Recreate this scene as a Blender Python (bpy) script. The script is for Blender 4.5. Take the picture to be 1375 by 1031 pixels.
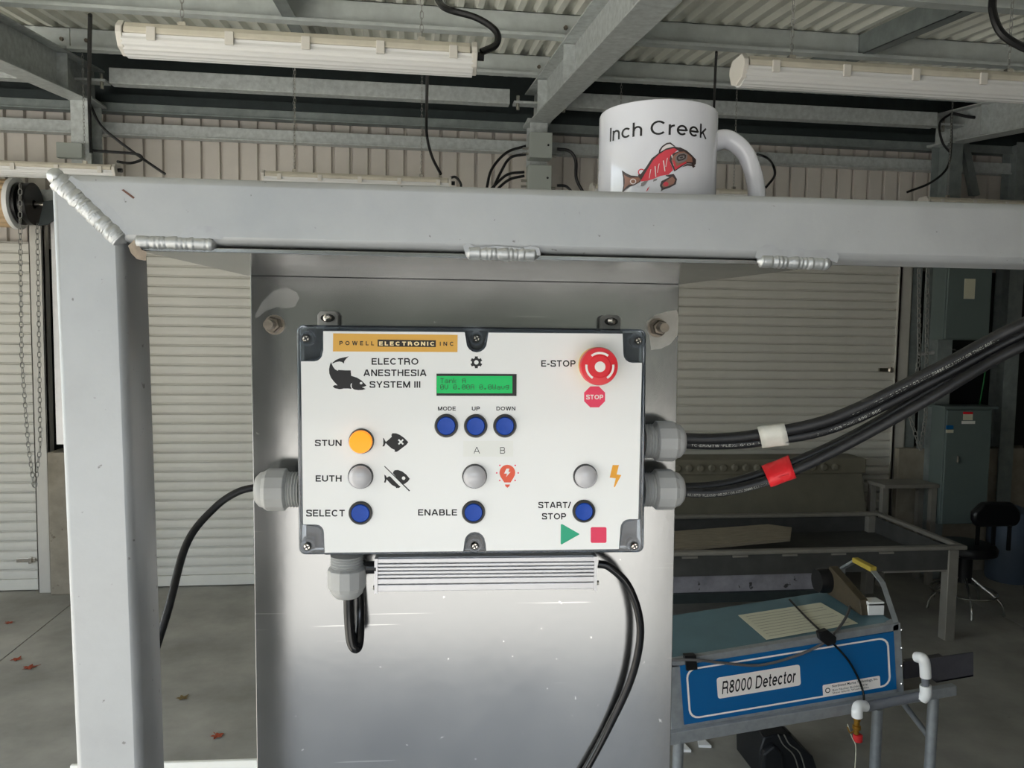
import bpy, bmesh, math, random
from mathutils import Vector, Matrix, noise
from mathutils.geometry import delaunay_2d_cdt
random.seed(7)
PI = math.pi
for o in list(bpy.data.objects): bpy.data.objects.remove(o)
SC = bpy.context.scene
COL = SC.collection

# ------------------------------------------------------------------ camera
F, CX, CY = 1033.0, 687.5, 515.5
YAW, PIT, ROL, H = math.radians(7.2), math.radians(4.0), math.radians(.85), 2.0
fw = Vector((math.sin(YAW)*math.cos(PIT), math.cos(YAW)*math.cos(PIT), -math.sin(PIT)))
r0 = Vector((math.cos(YAW), -math.sin(YAW), 0)); u0 = r0.cross(fw)
rt = math.cos(ROL)*r0 + math.sin(ROL)*u0; up = -math.sin(ROL)*r0 + math.cos(ROL)*u0
cam = bpy.data.cameras.new('camera'); co = bpy.data.objects.new('camera', cam); COL.objects.link(co)
co.matrix_world = Matrix(((rt.x, up.x, -fw.x, 0), (rt.y, up.y, -fw.y, 0), (rt.z, up.z, -fw.z, H), (0, 0, 0, 1)))
cam.sensor_fit = 'HORIZONTAL'; cam.sensor_width = 36; cam.lens = 36*F/1375; cam.clip_start = .02; cam.clip_end = 400
SC.camera = co

# ------------------------------------------------------------------ world, sun, exposure
W = bpy.data.worlds.new('sky'); SC.world = W; W.use_nodes = True
nt = W.node_tree; nt.nodes.clear()
sky = nt.nodes.new('ShaderNodeTexSky'); sky.sky_type = 'NISHITA'; sky.sun_disc = False
sky.sun_elevation = math.radians(36); sky.sun_rotation = math.radians(20); sky.air_density = 1.2; sky.dust_density = 3
hs = nt.nodes.new('ShaderNodeHueSaturation'); hs.inputs['Saturation'].default_value = .5
bg = nt.nodes.new('ShaderNodeBackground'); bg.inputs['Strength'].default_value = .62
wo = nt.nodes.new('ShaderNodeOutputWorld')
nt.links.new(sky.outputs[0], hs.inputs['Color']); nt.links.new(hs.outputs[0], bg.inputs[0]); nt.links.new(bg.outputs[0], wo.inputs[0])
sd = bpy.data.lights.new('sun', 'SUN'); sd.energy = 15.0; sd.angle = math.radians(.53); sd.color = (1, .96, .90)
so = bpy.data.objects.new('sun', sd); COL.objects.link(so)
sdir = Vector((1.0, -.45, -.77)).normalized()          # the way the sunlight travels: from behind the back wall
so.rotation_euler = sdir.to_track_quat('-Z', 'Y').to_euler(); so.location = (0, 0, 9)
def portal(name, loc, rot, sx, sy):
    d = bpy.data.lights.new(name, 'AREA'); d.shape = 'RECTANGLE'; d.size = sx; d.size_y = sy; d.cycles.is_portal = True
    o = bpy.data.objects.new(name, d); o.location = loc; o.rotation_euler = rot; COL.objects.link(o)
SC.view_settings.view_transform = 'Standard'; SC.view_settings.look = 'None'
SC.view_settings.gamma = 1; SC.view_settings.use_curve_mapping = False
SC.view_settings.exposure = 1.18

# ------------------------------------------------------------------ measuring helpers: pixel of the photograph + known plane -> point
def ray(px, py): return fw + (px-CX)/F*rt - (py-CY)/F*up
def wY(px, py, Y): d = ray(px, py); t = Y/d.y; return Vector((d.x*t, Y, H+d.z*t))
def wZ(px, py, z=0): d = ray(px, py); t = (z-H)/d.z; return Vector((d.x*t, d.y*t, z))
FA = math.radians(2.5)
FR = Matrix.Rotation(-FA, 4, 'Z')                       # the machine frame is turned 2.5 degrees from the building
FM = Matrix.Translation((0, 0, H)) @ FR
FRI = FR.inverted()
def rf(px, py): return FRI.to_3x3() @ ray(px, py)
def fp(px, py, d): r = rf(px, py); return Vector((r.x*d/r.y, d, r.z*d/r.y))

# ------------------------------------------------------------------ materials
def lin(c): return tuple(((v/255)/12.92 if v/255 <= .04045 else ((v/255+.055)/1.055)**2.4) for v in c)
MATS = {}
def mat(name, rgb, rough=.5, metal=0, var=0, vscale=8, bump=0, bscale=60, stretch=None, trans=0, ior=1.45, emit=None, es=0,
        spots=0, spot_rgb=(60, 55, 50), sscale=30, coat=0, rvar=0, scratch=0):
    if name in MATS: return MATS[name]
    m = bpy.data.materials.new(name); m.use_nodes = True; t = m.node_tree; N = t.nodes; L = t.links
    b = N['Principled BSDF']; c = lin(rgb)
    b.inputs['Base Color'].default_value = (*c, 1); b.inputs['Roughness'].default_value = rough; b.inputs['Metallic'].default_value = metal
    b.inputs['IOR'].default_value = ior; b.inputs['Transmission Weight'].default_value = trans; b.inputs['Coat Weight'].default_value = coat
    if emit: b.inputs['Emission Color'].default_value = (*lin(emit), 1); b.inputs['Emission Strength'].default_value = es
    src = None; tc = None
    if var or bump or spots or rvar or scratch:
        tc = N.new('ShaderNodeTexCoord'); mp = N.new('ShaderNodeMapping'); L.new(tc.outputs['Object'], mp.inputs[0])
        if stretch: mp.inputs['Scale'].default_value = stretch
    cur = None
    if var:
        n = N.new('ShaderNodeTexNoise'); n.inputs['Scale'].default_value = vscale; n.inputs['Detail'].default_value = 6; n.inputs['Roughness'].default_value = .62
        L.new(mp.outputs[0], n.inputs['Vector'])
        r = N.new('ShaderNodeMapRange'); r.inputs[1].default_value = .3; r.inputs[2].default_value = .7
        r.inputs[3].default_value = 1-var; r.inputs[4].default_value = 1+var*.6; L.new(n.outputs[0], r.inputs[0])
        x = N.new('ShaderNodeVectorMath'); x.operation = 'SCALE'; x.inputs[0].default_value = c; L.new(r.outputs[0], x.inputs['Scale'])
        cur = x.outputs[0]; L.new(cur, b.inputs['Base Color'])
        if rvar:
            r2 = N.new('ShaderNodeMapRange'); r2.inputs[1].default_value = .3; r2.inputs[2].default_value = .7
            r2.inputs[3].default_value = rough-rvar; r2.inputs[4].default_value = rough+rvar; L.new(n.outputs[0], r2.inputs[0]); L.new(r2.outputs[0], b.inputs['Roughness'])
    def overlay(fac, col):
        nonlocal cur
        mx = N.new('ShaderNodeMix'); mx.data_type = 'RGBA'; L.new(fac, mx.inputs[0])
        if cur: L.new(cur, mx.inputs[6])
        else: mx.inputs[6].default_value = (*c, 1)
        mx.inputs[7].default_value = (*lin(col), 1); cur = mx.outputs[2]; L.new(cur, b.inputs['Base Color'])
    if spots:
        n = N.new('ShaderNodeTexNoise'); n.inputs['Scale'].default_value = sscale; n.inputs['Detail'].default_value = 3; L.new(tc.outputs['Object'], n.inputs['Vector'])
        r = N.new('ShaderNodeMapRange'); r.inputs[1].default_value = .78-spots; r.inputs[2].default_value = .82-spots; L.new(n.outputs[0], r.inputs[0])
        overlay(r.outputs[0], spot_rgb)
    if scratch:
        for k, (sx, sz, rot) in enumerate(((3, 160, .5), (4, 220, -.35), (2, 140, 1.2))):
            m2 = N.new('ShaderNodeMapping'); m2.inputs['Rotation'].default_value = (0, rot, 0); m2.inputs['Scale'].default_value = (sx, 1, sz); L.new(tc.outputs['Object'], m2.inputs[0])
            n = N.new('ShaderNodeTexNoise'); n.inputs['Scale'].default_value = 1.7; n.inputs['Detail'].default_value = 1; L.new(m2.outputs[0], n.inputs['Vector'])
            r = N.new('ShaderNodeMapRange'); r.inputs[1].default_value = .80-scratch; r.inputs[2].default_value = .83-scratch; r.inputs[4].default_value = .45; L.new(n.outputs[0], r.inputs[0])
            overlay(r.outputs[0], (225, 225, 222))
    if bump:
        n = N.new('ShaderNodeTexNoise'); n.inputs['Scale'].default_value = bscale; n.inputs['Detail'].default_value = 4; L.new(mp.outputs[0], n.inputs['Vector'])
        bp = N.new('ShaderNodeBump'); bp.inputs['Strength'].default_value = bump; bp.inputs['Distance'].default_value = .002
        L.new(n.outputs[0], bp.inputs['Height']); L.new(bp.outputs[0], b.inputs['Normal'])
    MATS[name] = m; return m

alu = mat('frame_aluminium', (166, 168, 169), .45, .5, .12, 14, .05, 240, spots=.08, spot_rgb=(120, 120, 118), sscale=170, rvar=.08)
alu_side = alu
plate_m = mat('plate_aluminium', (152, 153, 153), .17, .97, .10, 5, .02, 90, rvar=.04, scratch=.06, spots=.07, spot_rgb=(228, 228, 225), sscale=120)
weld_m = mat('weld_metal', (182, 184, 184), .42, .8, .15, 60, .12, 300)
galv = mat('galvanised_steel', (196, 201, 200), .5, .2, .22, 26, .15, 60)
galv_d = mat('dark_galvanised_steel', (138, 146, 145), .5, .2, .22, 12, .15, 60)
steel_dk = mat('dark_and_shaded_steel', (52, 60, 61), .55, .3, .2, 10)  # dark steel parts, and shade painted into the eave pieces
purl = mat('purlin_steel', (200, 206, 204), .45, .15, .16, 7, .1, 40)
siding_m = mat('siding_paint', (212, 206, 198), .45, 0, .06, 4)
roof_m = mat('roof_sheet', (232, 232, 222), .5, .1, .07, 4)
slat_m = mat('slat_paint', (213, 211, 203), .42, 0, .05, 6)
slat_tan = mat('roll_paint', (196, 168, 132), .5, 0, .12, 8)
conc = mat('concrete_floor', (156, 153, 144), .8, 0, .34, 1.7, .5, 30, spots=.05, spot_rgb=(98, 92, 82), sscale=6)
concw = mat('concrete_wall', (150, 142, 128), .85, 0, .25, 7, .6, 40, spots=.1, spot_rgb=(110, 100, 86), sscale=12)
grass_m = mat('far_grass', (70, 73, 62), .9, 0, .3, .5)
ground_m = mat('concrete_yard', (142, 140, 135), .9, 0, .2, .8)
joint_m = mat('joint_dirt', (60, 56, 50), .9)
blackrub = mat('black_rubber', (22, 22, 24), .42, 0, .15, 60, .2, 300)
blackgl = mat('black_jacket', (16, 16, 18), .2, 0)
blackpl = mat('black_plastic', (18, 18, 20), .32)
junc_m = mat('junction_grey', (166, 172, 166), .5)
greypl = mat('grey_plastic', (170, 170, 168), .42, 0, .05, 40)
boxgrey = mat('enclosure_grey', (128, 132, 132), .45)
clearpl = mat('clear_polycarbonate', (178, 188, 200), .06, 0, trans=.94, ior=1.5)
facem = mat('faceplate_print_white', (238, 238, 235), .28, 0, coat=.3)
inkm = mat('ink_black', (14, 11, 13), .45)
bluem = mat('button_blue', (8, 68, 168), .45)
lensw = mat('lens_white', (196, 194, 196), .12, 0, coat=.6)
lensy = mat('lens_amber_lit', (252, 142, 0), .3, 0, emit=(255, 160, 10), es=.28)
redm = mat('stop_red', (222, 22, 40), .35, coat=.2)
whitem = mat('mark_white', (240, 232, 226), .4)
yellowm = mat('collar_yellow', (222, 178, 50), .4)
lcdm = mat('lcd_green', (6, 150, 76), .25, 0, emit=(0, 205, 100), es=.14)
lcdt = mat('lcd_pixels', (4, 62, 36), .4)
orangem = mat('logo_orange', (226, 172, 72), .45)
creamm = mat('logo_cream', (246, 224, 170), .45)
pinkm = mat('print_pink', (232, 60, 96), .45)
greenm = mat('print_green', (44, 168, 128), .45)
coral = mat('print_coral', (236, 96, 66), .45)
amberp = mat('print_amber', (240, 168, 50), .45)
patchm = mat('label_tape', (234, 234, 228), .28)
chrome = mat('screw_steel', (205, 200, 192), .2, 1)
boltm = mat('bolt_steel', (140, 132, 122), .35, 1, .2, 200)
finm = mat('anodised_aluminium', (206, 205, 206), .38, .6, .05, 30)
ceram = mat('mug_ceramic', (208, 209, 216), .1, 0, coat=.4)
tapew = mat('white_tape', (208, 206, 196), .6, 0, .1, 80, .3, 200)
tapered = mat('red_tape', (220, 36, 44), .35, 0, .08, 80)
fixm = mat('fixture_housing', (206, 200, 184), .5, 0, .08, 20)
diffm = mat('fixture_diffuser', (252, 252, 250), .12, 0, trans=.3, ior=1.4)
tubem = mat('lamp_tube_glass', (240, 238, 232), .3)
clipm = mat('clear_clip', (214, 210, 202), .25)
cab_m = mat('cabinet_grey_green', (98, 110, 108), .5, 0, .06, 5)
cab_d = mat('cabinet_side', (96, 108, 106), .5, 0, .06, 5)
tank_m = mat('tank_aluminium', (150, 146, 138), .5, .35, .16, 6, .1, 40)
tank_dirty = mat('tank_lining', (74, 74, 72), .6, .1, .3, 6)
tank_pale = mat('tank_lower_skin', (150, 148, 156), .5, .2, .3, 9, spots=.12, spot_rgb=(60, 58, 60), sscale=22)
woodm = mat('weathered_board', (150, 140, 122), .75, 0, .3, 12, .4, 60, stretch=(1, 8, 8))
totem = mat('tote_plastic', (118, 114, 100), .6, 0, .15, 5)
detblue = mat('detector_blue', (4, 92, 150), .3, coat=.2)
dettop = mat('detector_top', (92, 122, 132), .4, .2, .12, 6)
detal = mat('detector_aluminium', (158, 162, 165), .42, .5, .15, 30)
paperm = mat('paper_note', (205, 203, 180), .6, 0, .06, 200)
pvc = mat('pvc_white', (236, 236, 234), .35)
brassm = mat('brass', (186, 140, 60), .32, .9, .2, 90)
bagm = mat('bag_nylon', (20, 22, 25), .45, 0, .2, 60, .5, 200)
vinyl = mat('stool_vinyl', (12, 12, 16), .35)
chromed = mat('stool_chrome', (190, 190, 186), .22, .95)
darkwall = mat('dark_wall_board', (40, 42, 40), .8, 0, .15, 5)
leafr = mat('leaf_red_brown', (150, 66, 38), .7, 0, .2, 60)
leafb = mat('leaf_olive_brown', (120, 100, 60), .7, 0, .2, 60)

# ------------------------------------------------------------------ mesh helpers
class B:
    def __init__(s): s.v = []; s.f = []
    def add(s, vs, fs):
        o = len(s.v); s.v += [Vector(v) for v in vs]; s.f += [tuple(i+o for i in f) for f in fs]; return s
    def box(s, a, b):
        x0, y0, z0 = a; x1, y1, z1 = b
        return s.add([(x0,y0,z0),(x1,y0,z0),(x1,y1,z0),(x0,y1,z0),(x0,y0,z1),(x1,y0,z1),(x1,y1,z1),(x0,y1,z1)],
                     [(0,3,2,1),(4,5,6,7),(0,1,5,4),(1,2,6,5),(2,3,7,6),(3,0,4,7)])
    def prism(s, pts, ext):                             # closed planar polygon swept by ext
        n = len(pts); e = Vector(ext)
        return s.add([Vector(p) for p in pts]+[Vector(p)+e for p in pts], [tuple(range(n-1,-1,-1)), tuple(range(n,2*n))]+[(i,(i+1)%n,(i+1)%n+n,i+n) for i in range(n)])
    def tube(s, pts, r, seg=10, sub=6, caps=True, radf=None):
        P = smooth(pts, sub) if sub > 1 else [Vector(p) for p in pts]
        t0 = (P[1]-P[0]).normalized(); a = t0.orthogonal().normalized(); vs = []; n = len(P)
        for i, p in enumerate(P):
            t = (P[min(i+1, n-1)]-P[max(i-1, 0)]).normalized(); a = (a - t*a.dot(t)).normalized(); b_ = t.cross(a)
            rr = radf(i/(n-1)) if radf else r
            for k in range(seg): an = 2*PI*k/seg; vs.append(p+(a*math.cos(an)+b_*math.sin(an))*rr)
        fs = [(i*seg+k, i*seg+(k+1)%seg, (i+1)*seg+(k+1)%seg, (i+1)*seg+k) for i in range(n-1) for k in range(seg)]
        if caps: fs += [tuple(range(seg-1,-1,-1)), tuple((n-1)*seg+k for k in range(seg))]
        return s.add(vs, fs)
    def lathe(s, o, axis, prof, seg=32, ref=None, squash=None):        # prof: (radius, distance along axis)
        ax = Vector(axis).normalized(); a = Vector(ref).normalized() if ref else ax.orthogonal().normalized(); b_ = ax.cross(a); vs = []; o = Vector(o)
        for r, h in prof:
            for k in range(seg): an = 2*PI*k/seg; vs.append(o+ax*h+(a*math.cos(an)+b_*math.sin(an))*max(r, 1e-6))
        n = len(prof)
        fs = [(i*seg+k, i*seg+(k+1)%seg, (i+1)*seg+(k+1)%seg, (i+1)*seg+k) for i in range(n-1) for k in range(seg)]
        fs += [tuple(range(seg-1,-1,-1)), tuple((n-1)*seg+k for k in range(seg))]
        return s.add(vs, fs)
    def cyl(s, p, q, r, seg=16): p = Vector(p); q = Vector(q); return s.lathe(p, q-p, [(r, 0), (r, (q-p).length)], seg)
def smooth(pts, sub):
    P = [Vector(p) for p in pts]
    if len(P) < 3: return [P[0].lerp(P[1], i/sub) for i in range(sub+1)]
    Q = [P[0]*2-P[1]]+P+[P[-1]*2-P[-2]]; out = []
    for i in range(1, len(Q)-2):
        for k in range(sub):
            t = k/sub; a, b_, c, d = Q[i-1:i+3]
            out.append(.5*((2*b_)+(c-a)*t+(2*a-5*b_+4*c-d)*t*t+(3*b_-a-3*c+d)*t**3))
    out.append(P[-1]); return out

def link(o): COL.objects.link(o); return o
class T: pass
def thing(name, label, cat, base=(0,0,0), frame=False, group=None, kind=None):
    o = link(bpy.data.objects.new(name, None)); o.empty_display_size = .05
    base = Vector(base)
    o.location = FM @ base if frame else base
    if frame: o.rotation_euler.z = -FA
    setp(o, label, cat, group, kind); BASE[o.name] = base; return o
BASE = {}
def setp(o, label=None, cat=None, group=None, kind=None):
    if label: o['label'] = label
    if cat: o['category'] = cat
    if group: o['group'] = group
    if kind: o['kind'] = kind
def mesh(name, b, m, base, smooth_=False):
    me = bpy.data.meshes.new(name); me.from_pydata([tuple(v-base) for v in b.v], [], b.f)
    bm = bmesh.new(); bm.from_mesh(me); bmesh.ops.recalc_face_normals(bm, faces=bm.faces); bm.to_mesh(me); bm.free()
    for x in (m if isinstance(m, list) else [m]): me.materials.append(x)
    if smooth_:
        me.polygons.foreach_set('use_smooth', [True]*len(me.polygons)); me.set_sharp_from_angle(angle=math.radians(smooth_ if smooth_ is not True else 40))
    return me
def part(name, b, m, parent, sm=False, bev=0, label=None, kind=None):
    base = BASE[parent.name]
    o = bpy.data.objects.new(name, mesh(name, b, m, base, sm)); link(o); o.parent = parent; BASE[o.name] = base
    if bev: bevel(o, bev)
    setp(o, label, None, None, kind); return o
def bevel(o, w, seg=2):
    md = o.modifiers.new('bevel', 'BEVEL'); md.width = w; md.segments = seg; md.limit_method = 'ANGLE'; md.angle_limit = math.radians(35); md.harden_normals = False
def solo(name, b, m, label, cat, base=(0,0,0), frame=False, group=None, kind=None, sm=False, bev=0):
    base = Vector(base); o = bpy.data.objects.new(name, mesh(name, b, m, base, sm)); link(o)
    o.location = FM @ base if frame else base
    if frame: o.rotation_euler.z = -FA
    if bev: bevel(o, bev)
    BASE[o.name] = base; setp(o, label, cat, group, kind); return o
def copypart(src, parent, offset):
    c = src.copy(); link(c); c.parent = parent; c.location = src.location+Vector(offset); BASE[c.name] = BASE[src.name]; return c

# ---- flat print: shapes drawn in photograph pixels, laid on a surface by mapper(px, py, lift)
def fill(polys, mapper, lift, step=0):
    """polys: list of loops (outer, holes alternate) in px; even-odd fill"""
    vs, es = [], []
    for lp in polys:
        o = len(vs); vs += [Vector((p[0], p[1])) for p in lp]; es += [(o+i, o+(i+1) % len(lp)) for i in range(len(lp))]
    if step:
        xs = [p[0] for lp in polys for p in lp]; ys = [p[1] for lp in polys for p in lp]
        x = min(xs)+step*.37
        while x < max(xs):
            y = min(ys)+step*.41
            while y < max(ys): vs.append(Vector((x, y))); y += step
            x += step
    v2, e2, f2, *_ = delaunay_2d_cdt(vs, es, [], 4 if False else 2, 1e-5)
    b = B()
    def inside(c):
        w = False
        for lp in polys:
            j = len(lp)-1
            for i in range(len(lp)):
                if (lp[i][1] > c.y) != (lp[j][1] > c.y) and c.x < (lp[j][0]-lp[i][0])*(c.y-lp[i][1])/(lp[j][1]-lp[i][1])+lp[i][0]: w = not w
                j = i
        return w
    fs = [f for f in (delaunay_2d_cdt(vs, es, [], 0, 1e-5)[2] if True else f2)]
    v2 = delaunay_2d_cdt(vs, es, [], 0, 1e-5)[0]
    keep = [f for f in fs if inside(sum((v2[i] for i in f), Vector((0, 0)))/len(f))]
    used = sorted({i for f in keep for i in f}); ix = {u: k for k, u in enumerate(used)}
    return b.add([mapper(v2[u].x, v2[u].y, lift) for u in used], [tuple(ix[i] for i in f) for f in keep])
def rect(x0, y0, x1, y1, r=0, n=5):
    if not r: return [(x0,y0),(x1,y0),(x1,y1),(x0,y1)]
    out = []
    for cx, cy, a0 in ((x1-r,y0+r,-90),(x1-r,y1-r,0),(x0+r,y1-r,90),(x0+r,y0+r,180)):
        for k in range(n+1): a = math.radians(a0+90*k/n); out.append((cx+r*math.cos(a), cy+r*math.sin(a)))
    return out
def disc(cx, cy, r, n=24): return [(cx+r*math.cos(2*PI*k/n), cy+r*math.sin(2*PI*k/n)) for k in range(n)]
def textgeo(s, bold=0, fnt='', spacing=1.0, res=3, shear=0):
    c = bpy.data.curves.new('t', 'FONT'); c.body = s; c.size = 1; c.offset = bold; c.space_character = spacing; c.resolution_u = res; c.shear = shear
    o = bpy.data.objects.new('t', c); link(o); bpy.context.view_layer.update()
    me = bpy.data.meshes.new_from_object(o.evaluated_get(bpy.context.evaluated_depsgraph_get()))
    bpy.data.objects.remove(o)
    vs = [v.co.copy() for v in me.vertices]; fs = [tuple(p.vertices) for p in me.polygons]; bpy.data.meshes.remove(me)
    x0, x1 = min(v.x for v in vs), max(v.x for v in vs); y0, y1 = min(v.y for v in vs), max(v.y for v in vs)
    return [((v.x-x0)/(x1-x0), (v.y-y0)/(y1-y0)) for v in vs], fs
def EL(cx, cy, rx, ry, a0, a1, n=10): return [(cx+rx*math.cos(math.radians(a0+(a1-a0)*k/n)), cy+ry*math.sin(math.radians(a0+(a1-a0)*k/n))) for k in range(n+1)]
def glyph(c, w):
    h = w/2; X = .73; t = 1-h
    def bowl(x0, y0, y1, W): r = (y1-y0)/2; return [(x0, y1), (W-h-r*.95, y1)]+EL(W-h-r*.95, (y0+y1)/2, r*.95, r, 90, -90)+[(x0, y0)]
    G = {
    'A': (.92, [[(h*.8, 0), (.46-h*.25, 1)], [(.92-h*.8, 0), (.46+h*.25, 1)], [(.18, .30), (.74, .30)]]),
    'B': (.80, [[(h, 0), (h, 1)], bowl(h, .53, t, .76), bowl(h, h, .53, .80)]),
    'C': (.92, [EL(.47, .5, .47-h, .5-h, 42, 318, 26)]),
    'D': (.88, [[(h, 0), (h, 1)], [(h, t), (.40, t)]+EL(.40, .5, .48-h, .5-h, 90, -90, 16)+[(h, h)]]),
    'E': (.74, [[(h, 0), (h, 1)], [(h, t), (.72, t)], [(h, .52), (.66, .52)], [(h, h), (.74, h)]]),
    'H': (.82, [[(h, 0), (h, 1)], [(.82-h, 0), (.82-h, 1)], [(h, .53), (.82-h, .53)]]),
    'I': (w, [[(h, 0), (h, 1)]]), 'L': (.66, [[(h, 0), (h, 1)], [(h, h), (.66, h)]]),
    'M': (.98, [[(h, 0), (h, 1)], [(.98-h, 0), (.98-h, 1)], [(h*1.1, 1-h*.2), (.49, h*.3)], [(.98-h*1.1, 1-h*.2), (.49, h*.3)]]),
    'N': (.84, [[(h, 0), (h, 1)], [(.84-h, 0), (.84-h, 1)], [(h*1.1, 1-h*.2), (.84-h*1.1, h*.2)]]),
    'O': (1.0, [EL(.5, .5, .5-h, .5-h, 0, 360, 32)]),
    'P': (.78, [[(h, 0), (h, 1)], bowl(h, .44, t, .78)]),
    'R': (.84, [[(h, 0), (h, 1)], bowl(h, .46, t, .79), [(.50, .46), (.66, .44), (.72, .36), (.73, .10), (.78, 0)]]),
    'S': (.80, [smo([(.80-h, .72), (.70, .88), (.40, t), (.13, .88), (h+.03, .72), (.16, .58), (.42, .51), (.68, .42), (.80-h, .27), (.70, .11), (.40, h), (.12, .10), (h, .30)])]),
    'T': (.76, [[(.38, 0), (.38, 1)], [(0, t), (.76, t)]]),
    'U': (.82, [[(h, 1), (h, .36)]+EL(.41, .36, .41-h, .36-h, 180, 360, 14)+[(.82-h, 1)]]),
    'V': (.86, [[(h*.8, 1), (.43-h*.2, 0)], [(.86-h*.8, 1), (.43+h*.2, 0)]]),
    'W': (1.24, [[(h*.8, 1), (.34, 0)], [(.34, 0), (.60, 1)], [(.64, 1), (.90, 0)], [(.90, 0), (1.24-h*.8, 1)]]),
    'X': (.84, [[(h, 0), (.84-h, 1)], [(h, 1), (.84-h, 0)]]),
    'Y': (.86, [[(h*.8, 1), (.43, .42)], [(.86-h*.8, 1), (.43, .42)], [(.43, .48), (.43, 0)]]),
    'F': (.70, [[(h, 0), (h, 1)], [(h, t), (.70, t)], [(h, .50), (.62, .50)]]), 'G': (.94, [EL(.47, .5, .47-h, .5-h, 42, 350, 26), [(.94-h, .02), (.94-h, .46)], [(.5, .46), (.94, .46)]]),
    '-': (.36, [[(0, .37), (.36, .37)]]), '/': (.34, [[(0, -.02), (.34, 1.02)]]), '.': (w, [[(0, h), (w, h)]]), '*': (.3, [[(0, .8), (.3, .8)], [(.15, .95), (.15, .65)]]),
    '(': (.26, [EL(.42, .42, .36, .6, 118, 242, 8)]), ')': (.26, [EL(-.16, .42, .36, .6, 62, -62, 8)]),
    '0': (.68, [EL(.34, .5, .34-h, .5-h, 0, 360, 26)]), '1': (.4, [[(.4-h, 0), (.4-h, 1)], [(0, .76), (.4-h, .84)]]),
    '2': (.68, [EL(.34, .68, .34-h, .32-h, 170, -30, 14)+[(.10, .14), (.05, h)], [(h*.5, h), (.68, h)]]),
    '6': (.68, [EL(.34, .32, .34-h, .32-h, 0, 360, 22), EL(.40, .5, .40-h, .5-h, 60, 180, 10)]), '9': (.68, [EL(.34, .68, .34-h, .32-h, 0, 360, 22), EL(.28, .5, .40-h, .5-h, -120, 0, 10)]),
    '8': (.68, [EL(.34, .28, .34-h, .28-h, 0, 360, 22), EL(.34, .75, .31-h, .25-h, 0, 360, 22)]),
    'n': (.60, [[(h, 0), (h, X)], [(h, X*.6)]+EL(.31, X*.6, .29-h, X*.4-h, 180, 0, 12)+[(.60-h, 0)]]), 'h': (.60, [[(h, 0), (h, 1)], [(h, X*.6)]+EL(.31, X*.6, .29-h, X*.4-h, 180, 0, 12)+[(.60-h, 0)]]),
    'c': (.64, [EL(.34, X/2, .34-h, X/2-h, 42, 318, 20)]), 'o': (.68, [EL(.34, X/2, .34-h, X/2-h, 0, 360, 24)]),
    'e': (.66, [[(h, X*.5), (.66-h, X*.5)]+EL(.33, X*.5, .33-h, X/2-h, 0, 318, 22)]),
    'r': (.36, [[(h, 0), (h, X)], [(h, X*.5)]+EL(.36, X*.55, .36-h, X*.45-h, 180, 90, 8)]),
    'k': (.58, [[(h, 0), (h, 1)], [(h, .25), (.52, X)], [(.24, .42), (.54, 0)]]),
    't': (.36, [[(.16, .95), (.16, .14), (.20, h+.01), (.36, h)], [(0, X-h*.8), (.35, X-h*.8)]]), '!': (w, [[(h, .3), (h, 1)]]),
    }
    if c not in G: c = c.upper() if c.upper() in G else '0'
    return G[c]
def smo(p):
    return [(v.x, v.y) for v in smooth([(x, y, 0) for x, y in p], 4)]
def strokes(s, w=.16, gap=.16, space=.42, shear=0, wide=1):
    vs, fs, x = [], [], 0
    for c in s:
        if c == ' ': x += space; continue
        W_, st = glyph(c, w)
        for pl in st:
            P = [Vector((a*wide, b_)) for a, b_ in pl]; closed = (P[0]-P[-1]).length < 1e-4 and len(P) > 4
            if closed: P = P[:-1]
            n = len(P); o = len(vs)
            for i in range(n):
                pa = P[i-1] if (i or closed) else None; pb = P[(i+1) % n] if (i < n-1 or closed) else None
                d0 = (P[i]-pa).normalized() if pa is not None else None; d1 = (pb-P[i]).normalized() if pb is not None else None
                d = d0 if d1 is None else d1 if d0 is None else (d0+d1).normalized()
                k = 1/max(.5, d.dot(d0 if d0 is not None else d1)); nn = Vector((-d.y, d.x))*w/2*k
                for q_ in (P[i]+nn, P[i]-nn): vs.append((x+q_.x+shear*q_.y, q_.y))
            fs += [(o+2*i, o+2*((i+1) % n), o+2*((i+1) % n)+1, o+2*i+1) for i in range(n if closed else n-1)]
        x += W_*wide+gap
    x0, x1 = min(v[0] for v in vs), max(v[0] for v in vs); y0, y1 = min(v[1] for v in vs), max(v[1] for v in vs)
    return [((a-x0)/(x1-x0), (b_-y0)/(y1-y0)) for a, b_ in vs], fs
DOTS = {'T': ['11111','..1..','..1..','..1..','..1..','..1..','..1..'], 'a': ['.....','.....','.111.','....1','.1111','1...1','.1111'], 'n': ['.....','.....','1.11.','11..1','1...1','1...1','1...1'],
 'k': ['1....','1....','1..1.','1.1..','11...','1.1..','1..1.'], 'A': ['.111.','1...1','1...1','11111','1...1','1...1','1...1'], '0': ['.111.','1...1','1..11','1.1.1','11..1','1...1','.111.'],
 'V': ['1...1','1...1','1...1','1...1','1...1','.1.1.','..1..'], '.': ['.....','.....','.....','.....','.....','.11..','.11..'], 'W': ['1...1','1...1','1...1','1.1.1','1.1.1','1.1.1','.1.1.'],
 'v': ['.....','.....','1...1','1...1','1...1','.1.1.','..1..'], 'g': ['.....','.1111','1...1','1...1','.1111','....1','.111.'], ' ': ['.....']*7}
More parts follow.
